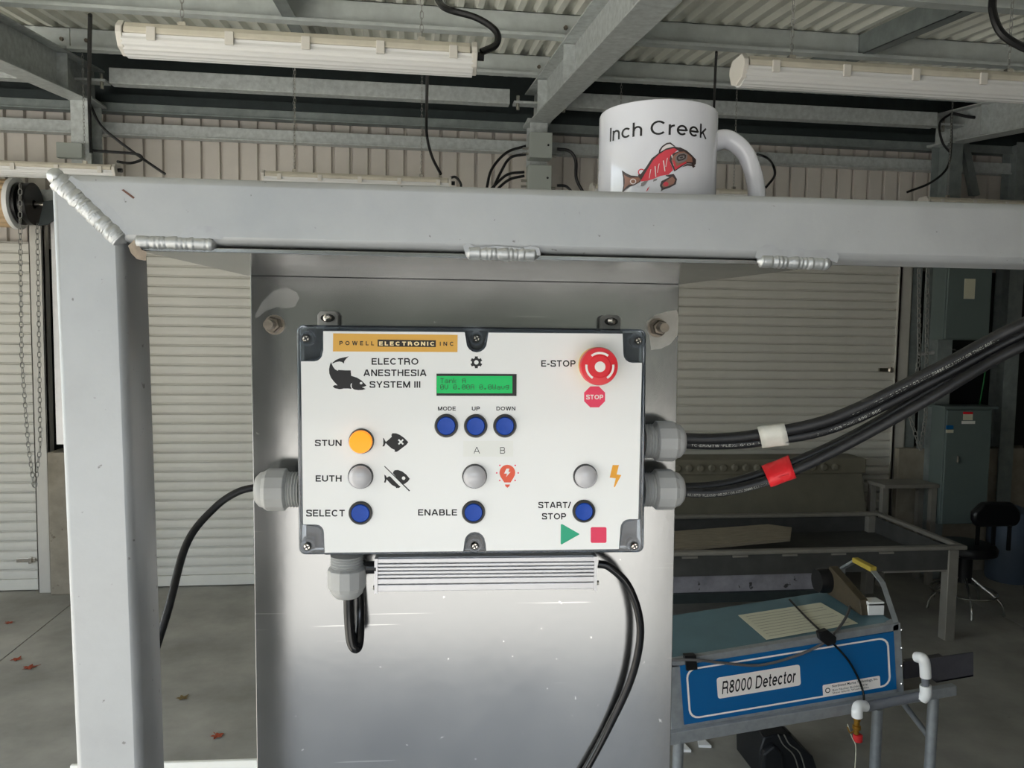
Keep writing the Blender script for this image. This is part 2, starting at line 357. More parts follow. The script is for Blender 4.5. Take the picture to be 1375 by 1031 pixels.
def dotmatrix(s, x0, y0, pitch, dw, dh, mapper, lift):
    b = B()
    for i, c in enumerate(s):
        for r_, row in enumerate(DOTS[c]):
            for q_, v in enumerate(row):
                if v == '1':
                    X, Y = x0+i*pitch+q_*dw, y0+r_*dh; b.add([mapper(X, Y, lift), mapper(X+dw*.92, Y, lift), mapper(X+dw*.92, Y+dh*.92, lift), mapper(X, Y+dh*.92, lift)], [(0, 3, 2, 1)])
    return b
def stext(s, box, mapper, lift, skew=0, **k):
    uv, fs = strokes(s, **k); x0, yt, x1, yb = box
    return B().add([mapper(x0+u*(x1-x0), yb-v*(yb-yt)+skew*u, lift) for u, v in uv], fs)
def text(s, box, mapper, lift, bold=.02, skew=0, **k):
    """box x0,ytop,x1,ybottom in px; skew: px that the right end lies lower than the left"""
    uv, fs = textgeo(s, bold, **k); x0, yt, x1, yb = box
    return B().add([mapper(x0+u*(x1-x0), yb-v*(yb-yt)+skew*u, lift) for u, v in uv], fs)

# ================================================================== THE BUILDING
WY = 6.12                                               # inner face of the back wall siding
def roofz(Y): return 3.78+.15-.105*(5.7-Y)              # underside of the roof sheets
def raftz(Y): return 3.78-.105*(5.7-Y)                  # top of the rafters = foot of the purlins
YF = -1.3                                               # open front edge, just behind the camera
XL, XR = -5.75, 8.6

fl = thing('floor', 'bare grey brown concrete slab floor with stains and joints', 'floor', (0,0,0), kind='structure')
part('bed', B().box((-6.3, -1.8, -.2), (9, 7, -.02)), joint_m, fl)
xs = [-6.3, -5.75, -2.43, .92, 4.2, 9]; ys = [-1.8, 1.2, 7]
for i in range(5):
    for j in range(2):
        part('slab', B().box((xs[i]+.004, ys[j]+.004, -.1), (xs[i+1]-.004, ys[j+1]-.004, 0)), conc, fl)
solo('yard_ground', B().box((-14, -15.5, -.3), (14, -1.85, -.03)).box((-70, -1.85, -.3), (-6.35, 60, -.03)), ground_m, 'pale sunlit yard outside the open front', 'ground', kind='structure')

ce = thing('ceiling', 'cream corrugated metal roof sheets seen from below', 'ceiling', (0,0,3.8), kind='structure')
def sheet(x0, n, p):
    prof = []
    for k in range(n):
        for u, h in ((0, 0), (.30, 0), (.45, .032), (.85, .032)): prof.append((x0+(k+u)*p, h))
    prof.append((x0+n*p, 0)); vs = []; m = len(prof)
    for t in (0, .004):
        for Y in (YF-.1, 6.5):
            for x, h in prof: vs.append((x, Y, roofz(Y)+h+t))
    fs = []
    for i in range(m-1):
        fs += [(i, i+1, m+i+1, m+i), (2*m+i, 3*m+i, 3*m+i+1, 2*m+i+1)]
        fs += [(i, 2*m+i, 2*m+i+1, i+1), (m+i, m+i+1, 3*m+i+1, 3*m+i)]
    return B().add(vs, fs)
for k in range(17): part('panel', sheet(XL-.3+k*.896, 8, .112), roof_m, ce)

wb = thing('wall_back', 'ribbed pinkish grey metal siding over low concrete wall', 'wall', (0,WY,0), kind='structure')
def side_panel(x0, n, p, z0, z1):
    prof = []
    for k in range(n):
        for u, h in ((0, 0), (.80, 0), (.84, .03), (.96, .03)): prof.append((x0+(k+u)*p, WY+h))
    prof.append((x0+n*p, WY)); m = len(prof)
    vs = [(x, y+t, z) for t in (0, .003) for z in (z0, z1) for x, y in prof]; fs = []
    for i in range(m-1): fs += [(i, i+1, m+i+1, m+i), (2*m+i, 3*m+i, 3*m+i+1, 2*m+i+1)]
    return B().add(vs, fs)
for k in range(18): part('siding_panel', side_panel(-6.1+k*.822, 6, .137, 2.55, 3.62), siding_m, wb)
part('backing', B().box((-6.2, WY+.06, 0), (9, WY+.12, 4.15)), darkwall, wb)
for x0, x1 in ((-2.66, -2.28), (.62, 1.15), (4.02, 9)):
    part('concrete_wall', B().box((x0, 5.93, 0), (x1, WY+.05, 1.06)), concw, wb, bev=.008)
part('door_header', B().box((-6.1, 6.0, 2.86), (9, WY-.01, 2.96)), galv, wb)
part('shade_cladding', B().box((4.12, WY-.04, 1.06), (9, WY-.005, 2.55)), darkwall, wb)  # dark colour stands in for siding lost in shade
solo('wall_right', B().box((XR, YF, 0), (XR+.1, 6.2, 4.3)), darkwall, 'dark side wall at the far right end', 'wall', kind='structure')
# open front: closed on the right, a doorway behind the camera, closed strip further left
solo('wall_front', B().box((.75, YF-.1, 0), (XR, YF, 3.25)).box((-5.75, YF-.1, 2.6), (.75, YF, 3.25)), siding_m, 'front wall behind the photographer with wide open doorway', 'wall', kind='structure')
solo('wall_left', B().box((XL-.1, 3.4, 0), (XL, 6.2, 3.9)), siding_m, 'unseen left side wall added to cut light on the left door', 'wall', kind='structure')  # added out of view to hold grazing light off the left door
portal('portal_front', (-2.4, YF-.12, 1.4), (PI/2, 0, 0), 6.8, 2.9)
portal('portal_left', (XL-.2, 1.1, 1.9), (PI/2, 0, -PI/2), 4.9, 3.9)

solo('lawn', B().box((-70, -80, -.3), (70, -15.5, -.05)).box((-70, -15.5, -.3), (-14, -1.85, -.05)).box((14, -15.5, -.3), (70, -1.85, -.05)), grass_m, 'dark grass beyond the yard behind the photographer', 'grass', kind='stuff')
# unseen dark tree shapes, added to darken the plate reflection and front light
tb_ = B(); rnd = random.Random(3)
for k in range(46):
    X = -34+k*1.5+rnd.uniform(-.5, .5); hgt_ = rnd.uniform(4.5, 7.5); Yk = -17+rnd.uniform(-1.5, 1.5); r_ = rnd.uniform(1.3, 2.0)
    tb_.lathe((X, Yk, -.05), (0, 0, 1), [(r_*.7, 0), (r_, hgt_*.2), (r_*1.05, hgt_*.5), (r_*.7, hgt_*.8), (.05, hgt_)], 9)
solo('unseen_tree_blocker', tb_, mat('tree_blocker_green', (34, 38, 33), .9, 0, .4, 2), 'unseen dark tree shapes added beyond the yard to darken the plate reflection', 'trees', (0, -17, 0), kind='stuff')
# ---- roll-up doors
guide_m = mat('guide_rail_paint', (196, 193, 186), .45, .1, .06, 6)
def slat_b(w, x0):
    prof = [(0, 0), (-.009, .005), (-.012, .03), (-.011, .058), (-.002, .063), (.010, .066), (.010, .0735), (.016, .0735), (.016, 0)]
    y, z = 6.05, 0; n = len(prof)
    return B().add([(x, y+a, z+h) for x in (x0, x0+w) for a, h in prof], [tuple(range(n)), tuple(range(2*n-1, n-1, -1))]+[(i, i+n, (i+1) % n+n, (i+1) % n) for i in range(n)])
def rolldoor(name, label, x0, x1, ztop):
    d = thing(name, label, 'door', (x0, 6.05, 0), kind='structure')
    n = int((ztop-.09)/.0735)
    part('bottom_bar', B().box((x0, 6.03, .01), (x1, 6.075, .09)), slat_m, d, bev=.004)
    s0 = part('slat', slat_b(x1-x0, x0), slat_m, d); s0.location.z = .09
    for k in range(1, n): copypart(s0, d, (0, 0, .0735*k))
    for a, b_ in ((x0-.075, x0+.02), (x1-.02, x1+.075)):
        part('guide_rail', B().box((a, 5.985, .0), (b_, 6.02, 2.72)).box((a, 5.985, 0), (a+.012, 6.09, 2.72)).box((b_-.012, 5.985, 0), (b_, 6.09, 2.72)), guide_m, d, bev=.003)
    return d
d1 = rolldoor('door_1', 'left roll-up door beneath the tan curtain drum and chain hoist', -5.62, wY(48, 500, 6.0).x+.0, 2.66)
d2 = rolldoor('door_2', 'middle white roll-up door seen between frame post and plate', -2.2, .55, 2.8)
d3 = rolldoor('door_3', 'shadowed roll-up door right of the control box', 1.22, wY(1207, 500, 6.0).x, 2.8)
j0 = wY(1207, 500, 6.0).x
part('jamb', B().box((j0+.077, 6.0, 0), (j0+.17, 6.06, 2.8)), galv_d, d3, bev=.003)
for dd, px, py in ((d1, 44, 752), (d3, 1196, 497)):
    p = wY(px, py, 6.03); part('latch', B().box((p.x-.11, 6.02, p.z-.012), (p.x+.02, 6.04, p.z+.018)).box((p.x-.02, 6.005, p.z-.02), (p.x, 6.035, p.z+.026)), chrome, dd, bev=.002)
# curtain drum over door 1
c0 = wY(40, 274, 5.82); rr = .165
drum = B()
nseg = 18
vs = []
for x in (-5.6, c0.x-.10):
    for k in range(nseg*3):
        a = 2*PI*k/(nseg*3); r_ = rr-(.010 if k % 3 == 0 else 0); vs.append((x, c0.y+r_*math.sin(a), c0.z+r_*math.cos(a)))
m_ = nseg*3
drum.add(vs, [(k, (k+1) % m_, (k+1) % m_+m_, k+m_) for k in range(m_)]+[tuple(range(m_)), tuple(range(2*m_-1, m_-1, -1))])
part('curtain_roll', drum, slat_tan, d1, label='tan wound curtain roll')
part('drum_ring', B().lathe((c0.x-.10, c0.y, c0.z), (1, 0, 0), [(rr+.012, 0), (rr+.012, .03), (rr-.02, .035), (rr-.03, 0)], 40), pvc, d1, sm=True, label='white ring at the roll end')
part('chain_wheel', B().lathe((c0.x-.06, c0.y, c0.z), (1, 0, 0), [(rr-.02, 0), (rr-.02, .02), (rr-.045, .03), (rr-.045, .045), (rr-.02, .055), (rr-.02, .09), (.03, .09), (.03, 0)], 36), blackpl, d1, sm=True)
part('axle', B().cyl((c0.x, c0.y, c0.z), (c0.x+.36, c0.y, c0.z), .016), chrome, d1, sm=True)
part('drum_bracket', B().prism([(c0.x+.10, 5.80, c0.z+.02), (c0.x+.16, 5.80, c0.z+.03), (c0.x+.34, 5.80, c0.z-.06), (c0.x+.34, 5.80, c0.z-.26), (c0.x+.2, 5.80, c0.z-.08), (c0.x+.12, 5.80, c0.z-.14), (c0.x+.06, 5.80, c0.z-.15)], (0, .012, 0)), steel_dk, d1)
def chain_b(p, q, pitch=.030, w=.008, r=.0022):
    p, q = Vector(p), Vector(q); n = max(2, int((q-p).length/pitch)); t = (q-p).normalized(); a = Vector((1, 0, 0)); a = (a-t*a.dot(t)).normalized(); c = t.cross(a); b = B()
    for k in range(n):
        o = p+(q-p)*((k+.5)/n); s_ = a if k % 2 else c; L2 = pitch*.62
        lp = [o+t*L2+s_*w*.4, o+t*L2*.5+s_*w, o-t*L2*.5+s_*w, o-t*L2+s_*w*.4, o-t*L2-s_*w*.4, o-t*L2*.5-s_*w, o+t*L2*.5-s_*w, o+t*L2-s_*w*.4, o+t*L2+s_*w*.4]
        b.tube(lp, r, 4, 1, caps=False)
    return b
chain_m = mat('chain_zinc', (150, 150, 146), .5, .3)
def chainpart(pts, parent, **k):
    b = B()
    for i in range(len(pts)-1): c = chain_b(pts[i], pts[i+1], **k); b.add(c.v, c.f)
    return part('chain', b, chain_m, parent)
chainpart([wY(27, 246, 5.66), wY(27, 300, 5.66), wY(29, 480, 5.7), wY(38, 600, 5.8), wY(46, 654, 5.85)], d1, pitch=.035, w=.011, r=.003)
chainpart([wY(50, 300, 5.85), wY(53, 500, 5.85), wY(54, 600, 5.85), wY(47, 654, 5.85)], d1, pitch=.035, w=.011, r=.003)
chainpart([wY(1234, 360, 5.85), wY(1234, 480, 5.85), wY(1222, 560, 5.85), wY(1236, 604, 5.85)], d3, pitch=.04, w=.015, r=.0045)
chainpart([wY(1246, 360, 5.8), wY(1243, 560, 5.8), wY(1236, 604, 5.85)], d3, pitch=.04, w=.015, r=.0045)
# posts beside door 1 pier
solo('door_post', B().box((wY(72, 400, 5.95).x, 5.93, 1.12), (wY(83, 400, 5.95).x, 5.97, 2.75)), finm, 'slim pale metal post standing above the concrete pier', 'post', (wY(76,400,5.95).x, 5.95, 1.12), bev=.003)

# ---- steel columns, rafters, struts, girts, purlins
def ibeam(p, q, w, h, t=.008, tf=.010, side=Vector((1, 0, 0))):
    """I section from p to q; side is the direction of flange width"""
    p, q = Vector(p), Vector(q); d = (q-p).normalized(); s_ = (side-d*side.dot(d)).normalized(); n_ = s_.cross(d)
    if n_.z < 0 and abs(d.z) < .9: n_ = -n_
    b = B()
    for (sw, c0_, c1_) in ((w/2, h/2-tf, h/2), (t/2, -h/2+tf, h/2-tf), (w/2, -h/2, -h/2+tf)):
        q4 = [p-s_*sw+n_*c0_, p+s_*sw+n_*c0_, p+s_*sw+n_*c1_, p-s_*sw+n_*c1_]; b.prism(q4, q-p)
    return b
COLX = [-2.30, .90, wY(1272, 200, 5.85).x]
names = ['left steel column rising behind the frame corner', 'middle steel column carrying two grey junction boxes', 'right steel column standing beside dark knee brace']
for X, lb in zip(COLX, names):
    zt = raftz(5.82)-.25
    t = thing('steel_column', lb, 'column', (X, 5.85, 0), group='steel columns along the back wall')
    part('shaft', ibeam((X, 5.85, 0), (X, 5.85, zt), .13, .20, side=Vector((1, 0, 0))), galv if X < 3 else galv_d, t, bev=.002)  # right column gets a darker steel to carry the shade at that end
    part('cap_plate', B().box((X-.09, 5.72, zt), (X+.09, 5.98, zt+.015)), galv, t)
X4 = wY(1364, 230, 5.95).x
t = thing('steel_column', 'steel column at the right picture edge behind cables', 'column', (X4, 5.95, 0), group='steel columns along the back wall')
part('shaft', ibeam((X4, 5.95, 0), (X4, 5.95, 3.6), .13, .16), galv_d, t)
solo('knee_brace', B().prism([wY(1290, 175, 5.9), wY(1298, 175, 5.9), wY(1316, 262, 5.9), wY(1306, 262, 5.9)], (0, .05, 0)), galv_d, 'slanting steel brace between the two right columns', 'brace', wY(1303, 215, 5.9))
rl = ['left steel rafter running up into the top left corner', 'bright middle steel rafter above the junction boxes', 'right steel rafter mostly hidden above the second lamp']
for X, lb in zip(COLX, rl):
    t = thing('roof_rafter', lb, 'beam', (X, 2.6, raftz(2.6)), group='roof rafters')
    p, q = Vector((X, YF, raftz(YF)-.125)), Vector((X, 6.0, raftz(6.0)-.125))
    part('beam', ibeam(p, q, .155, .25), galv, t, bev=.002)
    for Y in (1.6, 3.0, 4.45, 5.4):
        z = raftz(Y)-.125
        part('stiffener', B().box((X-.07, Y-.004, z-.11), (X+.07, Y+.004, z+.11)), galv, t)
    part('end_tab', B().box((X-.2, 5.66, 3.645), (X+.2, 5.76, 3.66)), galv, t)
    for sx in (-.17, .17): part('bolt', B().cyl((X+sx, 5.68, 3.60), (X+sx, 5.68, 3.70), .013, 8), chrome, t)
pl = ['second roof purlin, just above the large left lamp', 'roof purlin nearest the back wall behind the large left lamp', 'front roof purlin crossing the top right corner', 'roof purlin above the photographer', 'roof purlin over the open doorway']
for (Y, lb) in zip((4.45, 5.42, 3.48, 2.3, .6), pl):
    z = raftz(Y)
    t = thing('roof_purlin', lb, 'purlin', (0, Y, z), group='roof purlins')
    prof = [(Y, z), (Y+.003, z), (Y+.003, z+.148), (Y+.06, z+.148), (Y+.06, z+.150), (Y, z+.150)]
    cuts = [XL-.2, -2.22, .98, 4.2, XR]
    for i in range(4):
        b = B()
        b.prism([(cuts[i]+.003, y_, z_) for y_, z_ in ((Y, z+.006), (Y+.003, z+.006), (Y+.003, z+.15), (Y, z+.15))], (cuts[i+1]-cuts[i]-.006, 0, 0))
        b.box((cuts[i]+.003, Y-.055, z), (cuts[i+1]-.003, Y+.003, z+.004)).box((cuts[i]+.003, Y-.058, z), (cuts[i+1]-.003, Y-.055, z+.018))
        b.box((cuts[i]+.003, Y, z+.146), (cuts[i+1]-.003, Y+.06, z+.15))
        part('channel', b, purl, t)
    for X in (-2.27, -2.12, .84, .96): part('bolt', B().lathe((X, Y-.012, z+.075), (0, 1, 0), [(.012, 0), (.014, .012)], 6), boltm, t)
br = [(-.72, 3.48, 'dark bridging channel between purlins above the large left lamp'), (2.62, 3.48, 'bridging channel between purlins in the upper right'), (-.72, 4.45, 'short bridging channel right behind the large left lamp'), (2.62, 4.45, 'bridging channel hidden behind the second lamp')]
for X, Y, lb in br:
    b = B(); z0, z1 = raftz(Y)+.02, raftz(Y+.97)+.02
    b.prism([(X, Y+.01, z0), (X+.004, Y+.01, z0), (X+.004, Y+.01, z0+.12), (X, Y+.01, z0+.12)], (0, .95, z1-z0))
    b.prism([(X, Y+.01, z0), (X+.07, Y+.01, z0), (X+.07, Y+.01, z0+.004), (X, Y+.01, z0+.004)], (0, .95, z1-z0))
    solo('bridging_channel', b, galv_d, lb, 'channel', (X, Y, z0), group='roof bridging channels')
for x0, x1, lb in ((XL, -2.5, 'galvanised eave strut at the far left edge'), (-2.08, .67, 'galvanised eave strut between left and middle rafters'), (1.10, 4.03, 'galvanised eave strut between mug top and right column')):
    solo('eave_strut', B().box((x0, 5.67, 3.637), (x1, 5.76, 3.742)), galv, lb, 'strut', ((x0+x1)/2, 5.7, 3.64), group='eave struts', bev=.004)
solo('eave_beam', B().box((XL, 6.0, 3.60), (XR, 6.03, 3.66)), steel_dk, 'steel eave beam coloured dark for the shadow above the siding', 'beam', (0, 6, 3.6))  # shadow at the eave is put into the dark colour
for z0, z1, lb, mm in ((3.535, 3.598, 'upper steel wall girt along the top of the siding', galv_d), (3.372, 3.458, 'lower bluish steel wall girt crossing the siding', galv)):
    t = solo('wall_girt', B().box((XL, 6.0, z0), (XR, 6.10, z1)).box((XL, 5.985, z0-.006), (XR, 6.0, z0+.006)), mm, lb, 'girt', (0, 6, z0), group='wall girts', bev=.003)
wf = B().box((XL, WY-.002, 3.6), (XR, WY+.03, 4.1)); solo('shade_strip', wf, steel_dk, 'dark strip standing in for the shaded gap above the siding', 'trim', (0, WY, 3.6), kind='structure')  # dark sheet painted in place of the shaded gap over the siding

# ---- lamps
def lamp(x0, x1, Y, zc, label, first=None):
    t = thing('lamp_fixture', label, 'lamp', ((x0+x1)/2, Y, zc), group='long ceiling lamps')
    w, n = .065, 8
    hp = [(-w, .0), (-w*.98, .018), (-w*.8, .036), (w*.8, .036), (w*.98, .018), (w, 0)]
    part('housing', B().prism([(x0+.02, Y+a, zc+h) for a, h in hp], (x1-x0-.04, 0, 0)), fixm, t, bev=.004)
    n = 22; a_ = [((w*.93-(.0022 if k % 2 else 0))*math.cos(PI+PI*k/n), (.058-(.0022 if k % 2 else 0))*math.sin(PI+PI*k/n)) for k in range(n+1)]
    part('diffuser', B().prism([(x0+.01, Y+a, zc+h-.001) for a, h in a_], (x1-x0-.02, 0, 0)), diffm, t)
    for s_ in (-.025, .025): part('lamp_tube', B().cyl((x0+.05, Y+s_, zc-.018), (x1-.05, Y+s_, zc-.018), .013, 10), tubem, t, sm=True)
    part('end_cap', B().prism([(x0-.004, Y+a*1.01, zc+h*1.0) for a, h in [(-w, .0), (-w*.98, .02), (-w*.6, .045), (w*.6, .045), (w*.98, .02), (w, 0), (w*.7, -.04), (0, -.055), (-w*.7, -.04)]], (.02, 0, 0)), clipm, t, bev=.003)
    part('end_cap', B().prism([(x1-.016, Y+a*1.01, zc+h*1.0) for a, h in [(-w, .0), (-w*.98, .02), (-w*.6, .045), (w*.6, .045), (w*.98, .02), (w, 0), (w*.7, -.04), (0, -.055), (-w*.7, -.04)]], (.02, 0, 0)), clipm, t, bev=.003)
    L = x1-x0
    for k in range(5):
        xx = x0+L*(.08+.21*k); part('clip', B().box((xx, Y-w-.006, zc-.022), (xx+.028, Y-w+.004, zc+.02)), clipm, t, bev=.002)
    for xx in (x0+L*.16, x1-L*.16):
        zt = roofz(Y) if Y < 3.4 else raftz(Y)
        part('hook', B().box((xx-.012, Y-.01, zc+.034), (xx+.012, Y+.01, zc+.062)), chrome, t)
        part('chain', chain_b((xx, Y, zc+.06), (xx, Y, zt+.01), pitch=.022, w=.0055, r=.0013), chain_m, t)
    part('cable_gland', B().cyl((x1, Y, zc+.01), (x1+.03, Y, zc+.01), .014, 10), blackpl, t)
    return t
YL1, YL2 = 2.72, 5.45
a = wY(166, 52, YL1); b_ = wY(638, 80, YL1)
ZL = (a.z+b_.z)/2
lamp(a.x, b_.x, YL1, ZL, 'large near hanging lamp at upper left')
lamp(wY(990, 98, YL1).x, wY(990, 98, YL1).x+1.27, YL1, wY(990, 98, YL1).z+.01, 'large near hanging lamp above the mug at upper right')
ZR = wY(480, 243, YL2).z
for px, lb in ((158, 'far lamp over the frame corner at the left edge'), (605, 'far lamp just above the rail, left of the junction boxes')):
    x1 = wY(px, 240, YL2).x; lamp(x1-1.26, x1, YL2, ZR, lb)
for px, lb in ((794, 'far lamp half hidden behind the mug'), (1240, 'far lamp at the right edge above the rail')):
    x0 = wY(px, 250, YL2).x; lamp(x0, x0+1.26, YL2, ZR+.0, lb)

# ---- junction boxes on the middle column
for (x0, y0, x1, y1), lb in (((711, 178, 742, 211), 'upper of two square grey junction boxes'), ((709, 222, 741, 255), 'lower of two square grey junction boxes')):
    p, q = wY(x0, y1, 5.62), wY(x1, y0, 5.62)
    t = thing('junction_box', lb, 'box', ((p.x+q.x)/2, 5.7, p.z), group='junction boxes on the middle column')
    part('body', B().box((p.x, 5.62, p.z), (q.x, 5.745, q.z)), junc_m, t, bev=.004)
    part('lock', B().cyl((q.x-.03, 5.615, (p.z+q.z)/2), (q.x-.03, 5.63, (p.z+q.z)/2), .008, 10), blackpl, t)
    for k in (.2, .42): part('gland', B().cyl((p.x-.045, 5.68, p.z+(q.z-p.z)*k), (p.x, 5.68, p.z+(q.z-p.z)*k), .010, 8), chrome, t)
    part('gland', B().cyl((q.x, 5.68, p.z+.03), (q.x+.04, 5.68, p.z+.03), .010, 8), chrome, t)
p = wY(95, 203, 5.7); q = wY(110, 212, 5.7)
solo('junction_box', B().box((wY(75, 192, 5.7).x, 5.7, wY(75, 211, 5.7).z), (wY(110, 192, 5.7).x, 5.75, wY(110, 192, 5.7).z)), junc_m, 'small grey junction box on the left column above the lamp', 'box', wY(92, 205, 5.7), bev=.004)

# ---- overhead cables
def cable(pts, r, label, m=blackrub, cat='cable', sub=6, group='overhead black cables', name='cable'):
    P = [wY(*p) for p in pts]
    return solo(name, B().tube(P, r, 8, sub), m, label, cat, P[0], sm=True, group=group)
cable([(121, 20, 4.38), (120, 90, 4.9), (120, 145, 5.55), (122, 205, 5.55)], .011, 'straight black cable dropping down the left column')
cable([(121, 140, 5.6), (135, 168, 5.6), (160, 190, 5.6), (190, 212, 5.6), (222, 234, 5.6)], .009, 'black cable drooping right from the left column')
cable([(122, 202, 5.6), (150, 204, 5.6), (184, 207, 5.6), (190, 214, 5.6), (175, 219, 5.6), (158, 217, 5.45)], .009, 'black cable looping into the far left lamp')
cable([(574, 96, 4.4), (573, 140, 5.2), (573, 180, 5.5), (580, 210, 5.5), (592, 234, 5.45)], .010, 'black cable hanging below the large left lamp')
cable([(604, 239, 5.45), (612, 238, 5.45), (619, 248, 5.45), (616, 262, 5.45)], .009, 'short black cable leaving the far middle lamp')
cable([(588, 0, 3.0), (600, 12, 2.8), (640, 24, 2.76), (666, 42, 2.74), (666, 60, 2.73), (646, 70, 2.72)], .012, 'thick black cable curving into the large left lamp')
cable([(706, 196, 5.68), (680, 205, 5.68), (660, 228, 5.68), (653, 256, 5.68)], .010, 'outer black cable left of the upper junction box')
cable([(706, 207, 5.68), (685, 212, 5.68), (672, 232, 5.68), (660, 258, 5.68)], .010, 'inner black cable left of the upper junction box')
cable([(704, 231, 5.68), (682, 234, 5.68), (665, 248, 5.68), (652, 262, 5.68)], .010, 'black cable left of the lower junction box')
cable([(704, 236, 5.68), (684, 241, 5.68), (668, 254, 5.68), (660, 264, 5.68)], .010, 'lowest black cable left of the lower junction box')
cable([(748, 200, 5.68), (765, 203, 5.68), (773, 216, 5.68), (774, 240, 5.68), (784, 260, 5.68)], .012, 'black cable curving down right of the junction boxes')
cable([(748, 249, 5.68), (760, 250, 5.68), (770, 260, 5.68)], .010, 'short black cable right of the lower junction box')
cable([(1016, 207, 5.98), (1030, 212, 5.9), (1038, 222, 5.5), (1040, 236, 5.5), (1028, 252, 5.5)], .009, 'thin black cable curving out behind the mug handle')
cable([(1334, -12, 2.7), (1333, 15, 2.68), (1345, 45, 2.66), (1375, 64, 2.64), (1400, 70, 2.62)], .014, 'thick black cable sweeping across the top right corner')
cable([(1278, 152, 5.6), (1277, 195, 5.6), (1272, 225, 5.6), (1250, 245, 5.6), (1218, 258, 5.6)], .009, 'black cable curving down from the right column to left')
cable([(1278, 152, 5.62), (1262, 165, 5.62), (1265, 190, 5.62), (1277, 206, 5.62)], .009, 'black cable loop around the right column')
cable([(1278, 152, 5.6), (1310, 158, 5.55), (1345, 156, 5.5), (1385, 145, 5.5)], .012, 'black cable leading right from the column top')
cable([(962, 70, 4.3), (960, 110, 4.8), (958, 165, 5.4)], .008, 'thin black cable hanging behind the mug')
t = solo('chain', chain_b(wY(396, 62, 5.4), wY(396, 225, 5.45), pitch=.03, w=.005, r=.0012), chrome, 'thin hanging chain above the far middle lamp', 'chain', wY(396, 225, 5.45))

# ================================================================== ELECTRICAL CABINETS
def cabinet(x0, y0, x1, y1, Yf, Yb, label):
    p, q = wY(x0, y1, Yf), wY(x1, y0, Yf)
    t = thing('electrical_cabinet', label, 'cabinet', ((p.x+q.x)/2, Yf, p.z), group='electrical cabinets on the right')
    part('body', B().box((p.x, Yf+.02, p.z), (q.x, Yb, q.z)), cab_d, t, bev=.006)
    part('door', B().box((p.x+.008, Yf, p.z+.01), (q.x-.008, Yf+.018, q.z-.01)), cab_m, t, bev=.004)
    return t, p, q
c1, p, q = cabinet(1268, 330, 1336, 456, 5.56, 5.74, 'grey green electrical cabinet hanging below the rail')
part('label_plate', B().box((wY(1295, 400, 5.55).x, 5.553, wY(1295, 401, 5.55).z), (wY(1309, 400, 5.55).x, 5.562, wY(1295, 374, 5.55).z)), paperm, c1, label='pale notice on the door')
c2, p, q = cabinet(1263, 549, 1334, 705, 5.56, 5.74, 'grey green electrical cabinet lower right behind the stool')
part('hood', B().box((p.x-.03, 5.54, q.z), (q.x+.03, 5.74, q.z+.02)), cab_d, c2)
part('handle', B().cyl(wY(1286, 612, 5.55), wY(1286, 621, 5.55), .008, 8), chrome, c2)
for (x0, y0, x1, y1, m_) in ((1270, 571, 1280, 576, detblue), (1270, 577, 1280, 581, paperm), (1293, 553, 1306, 556, redm), (1293, 556, 1306, 564, paperm), (1291, 565, 1309, 569, patchm)):
    a, c = wY(x0, y1, 5.56), wY(x1, y0, 5.56); part('sticker', B().box((a.x, 5.556, a.z), (c.x, 5.561, c.z)), m_, c2)
a, c = wY(1234, 475, 5.88), wY(1282, 471, 5.88)
solo('conduit', B().cyl(a, c, .016, 10), finm, 'short pale conduit between the two cabinets', 'pipe', a, sm=True)
solo('conduit_box', B().box((wY(1266, 512, 5.85).x, 5.8, wY(1266, 540, 5.85).z), (wY(1312, 512, 5.85).x, 5.9, wY(1266, 470, 5.85).z)), blackpl, 'dark box between the upper and lower cabinets', 'box', wY(1290, 530, 5.85), bev=.005)
a = wY(1326, 470, 5.8); c = wY(1315, 545, 5.8)
solo('wire', B().tube([a, wY(1322, 505, 5.8), c], .005, 6), mat('green_wire', (40, 110, 60), .5), 'thin green wire beside the lower cabinet', 'wire', a, sm=True)

# ================================================================== TANK, TOTE, TABLE, STOOL
foot = wZ(1280, 860); YT = foot.y
zc_ = wY(1300, 733, YT).z                                # rim height
xr = wY(1300, 733, YT).x; xl = .9
d_ = ray(1190, 686); tb = (zc_-H)/d_.z; YB = d_.y*tb
t = thing('fish_tank', 'long open aluminium trough standing on square legs', 'tank', ((xl+xr)/2, YT, 0))
rim = .05
b = B().box((xl, YT, zc_-rim*.55), (xr, YT+rim, zc_)).box((xl, YB-rim, zc_-rim*.55), (xr, YB, zc_)).box((xr-rim, YT+rim, zc_-rim*.55), (xr, YB-rim, zc_)).box((xl, YT+rim, zc_-rim*.55), (xl+rim, YB-rim, zc_))
part('rim', b, tank_m, t, bev=.008)
zt = zc_-rim*.55; zb = wY(950, 774, YT).z
b = B().box((xl+.01, YT+.012, zb), (xr-.06, YT+.020, zt)).box((xl+.01, YB-.02, zb), (xr-.02, YB-.012, zt)).box((xr-.075, YT+.02, zb), (xr-.067, YB-.02, zt))
part('wall', b, tank_dirty, t)
part('tank_bottom', B().box((xl+.01, YT+.02, zb), (xr-.06, YB-.02, zb+.01)), tank_dirty, t)
zl = wY(950, 797, YT).z
part('lower_skin', B().box((xl, YT+.03, zl), (wY(1105, 790, YT).x, YT+.04, zb)), tank_pale, t, label='pale scuffed lower panel')
part('ledge', B().box((xl, YT+.0, zl-.06), (wY(1105, 790, YT).x, YT+.05, zl)), steel_dk, t)
part('crossbar', B().box((wY(1190, 775, YT).x, YT+.02, zb-.015), (xr-.06, YT+.05, zb)), tank_m, t)
for X, Y in ((xr-.13, YT+.0), (xr-.13, YB-.07), (xl+.02, YT), (xl+.02, YB-.07)):
    part('leg', B().box((X, Y, 0), (X+.07, Y+.07, zt)), tank_m, t, bev=.004)
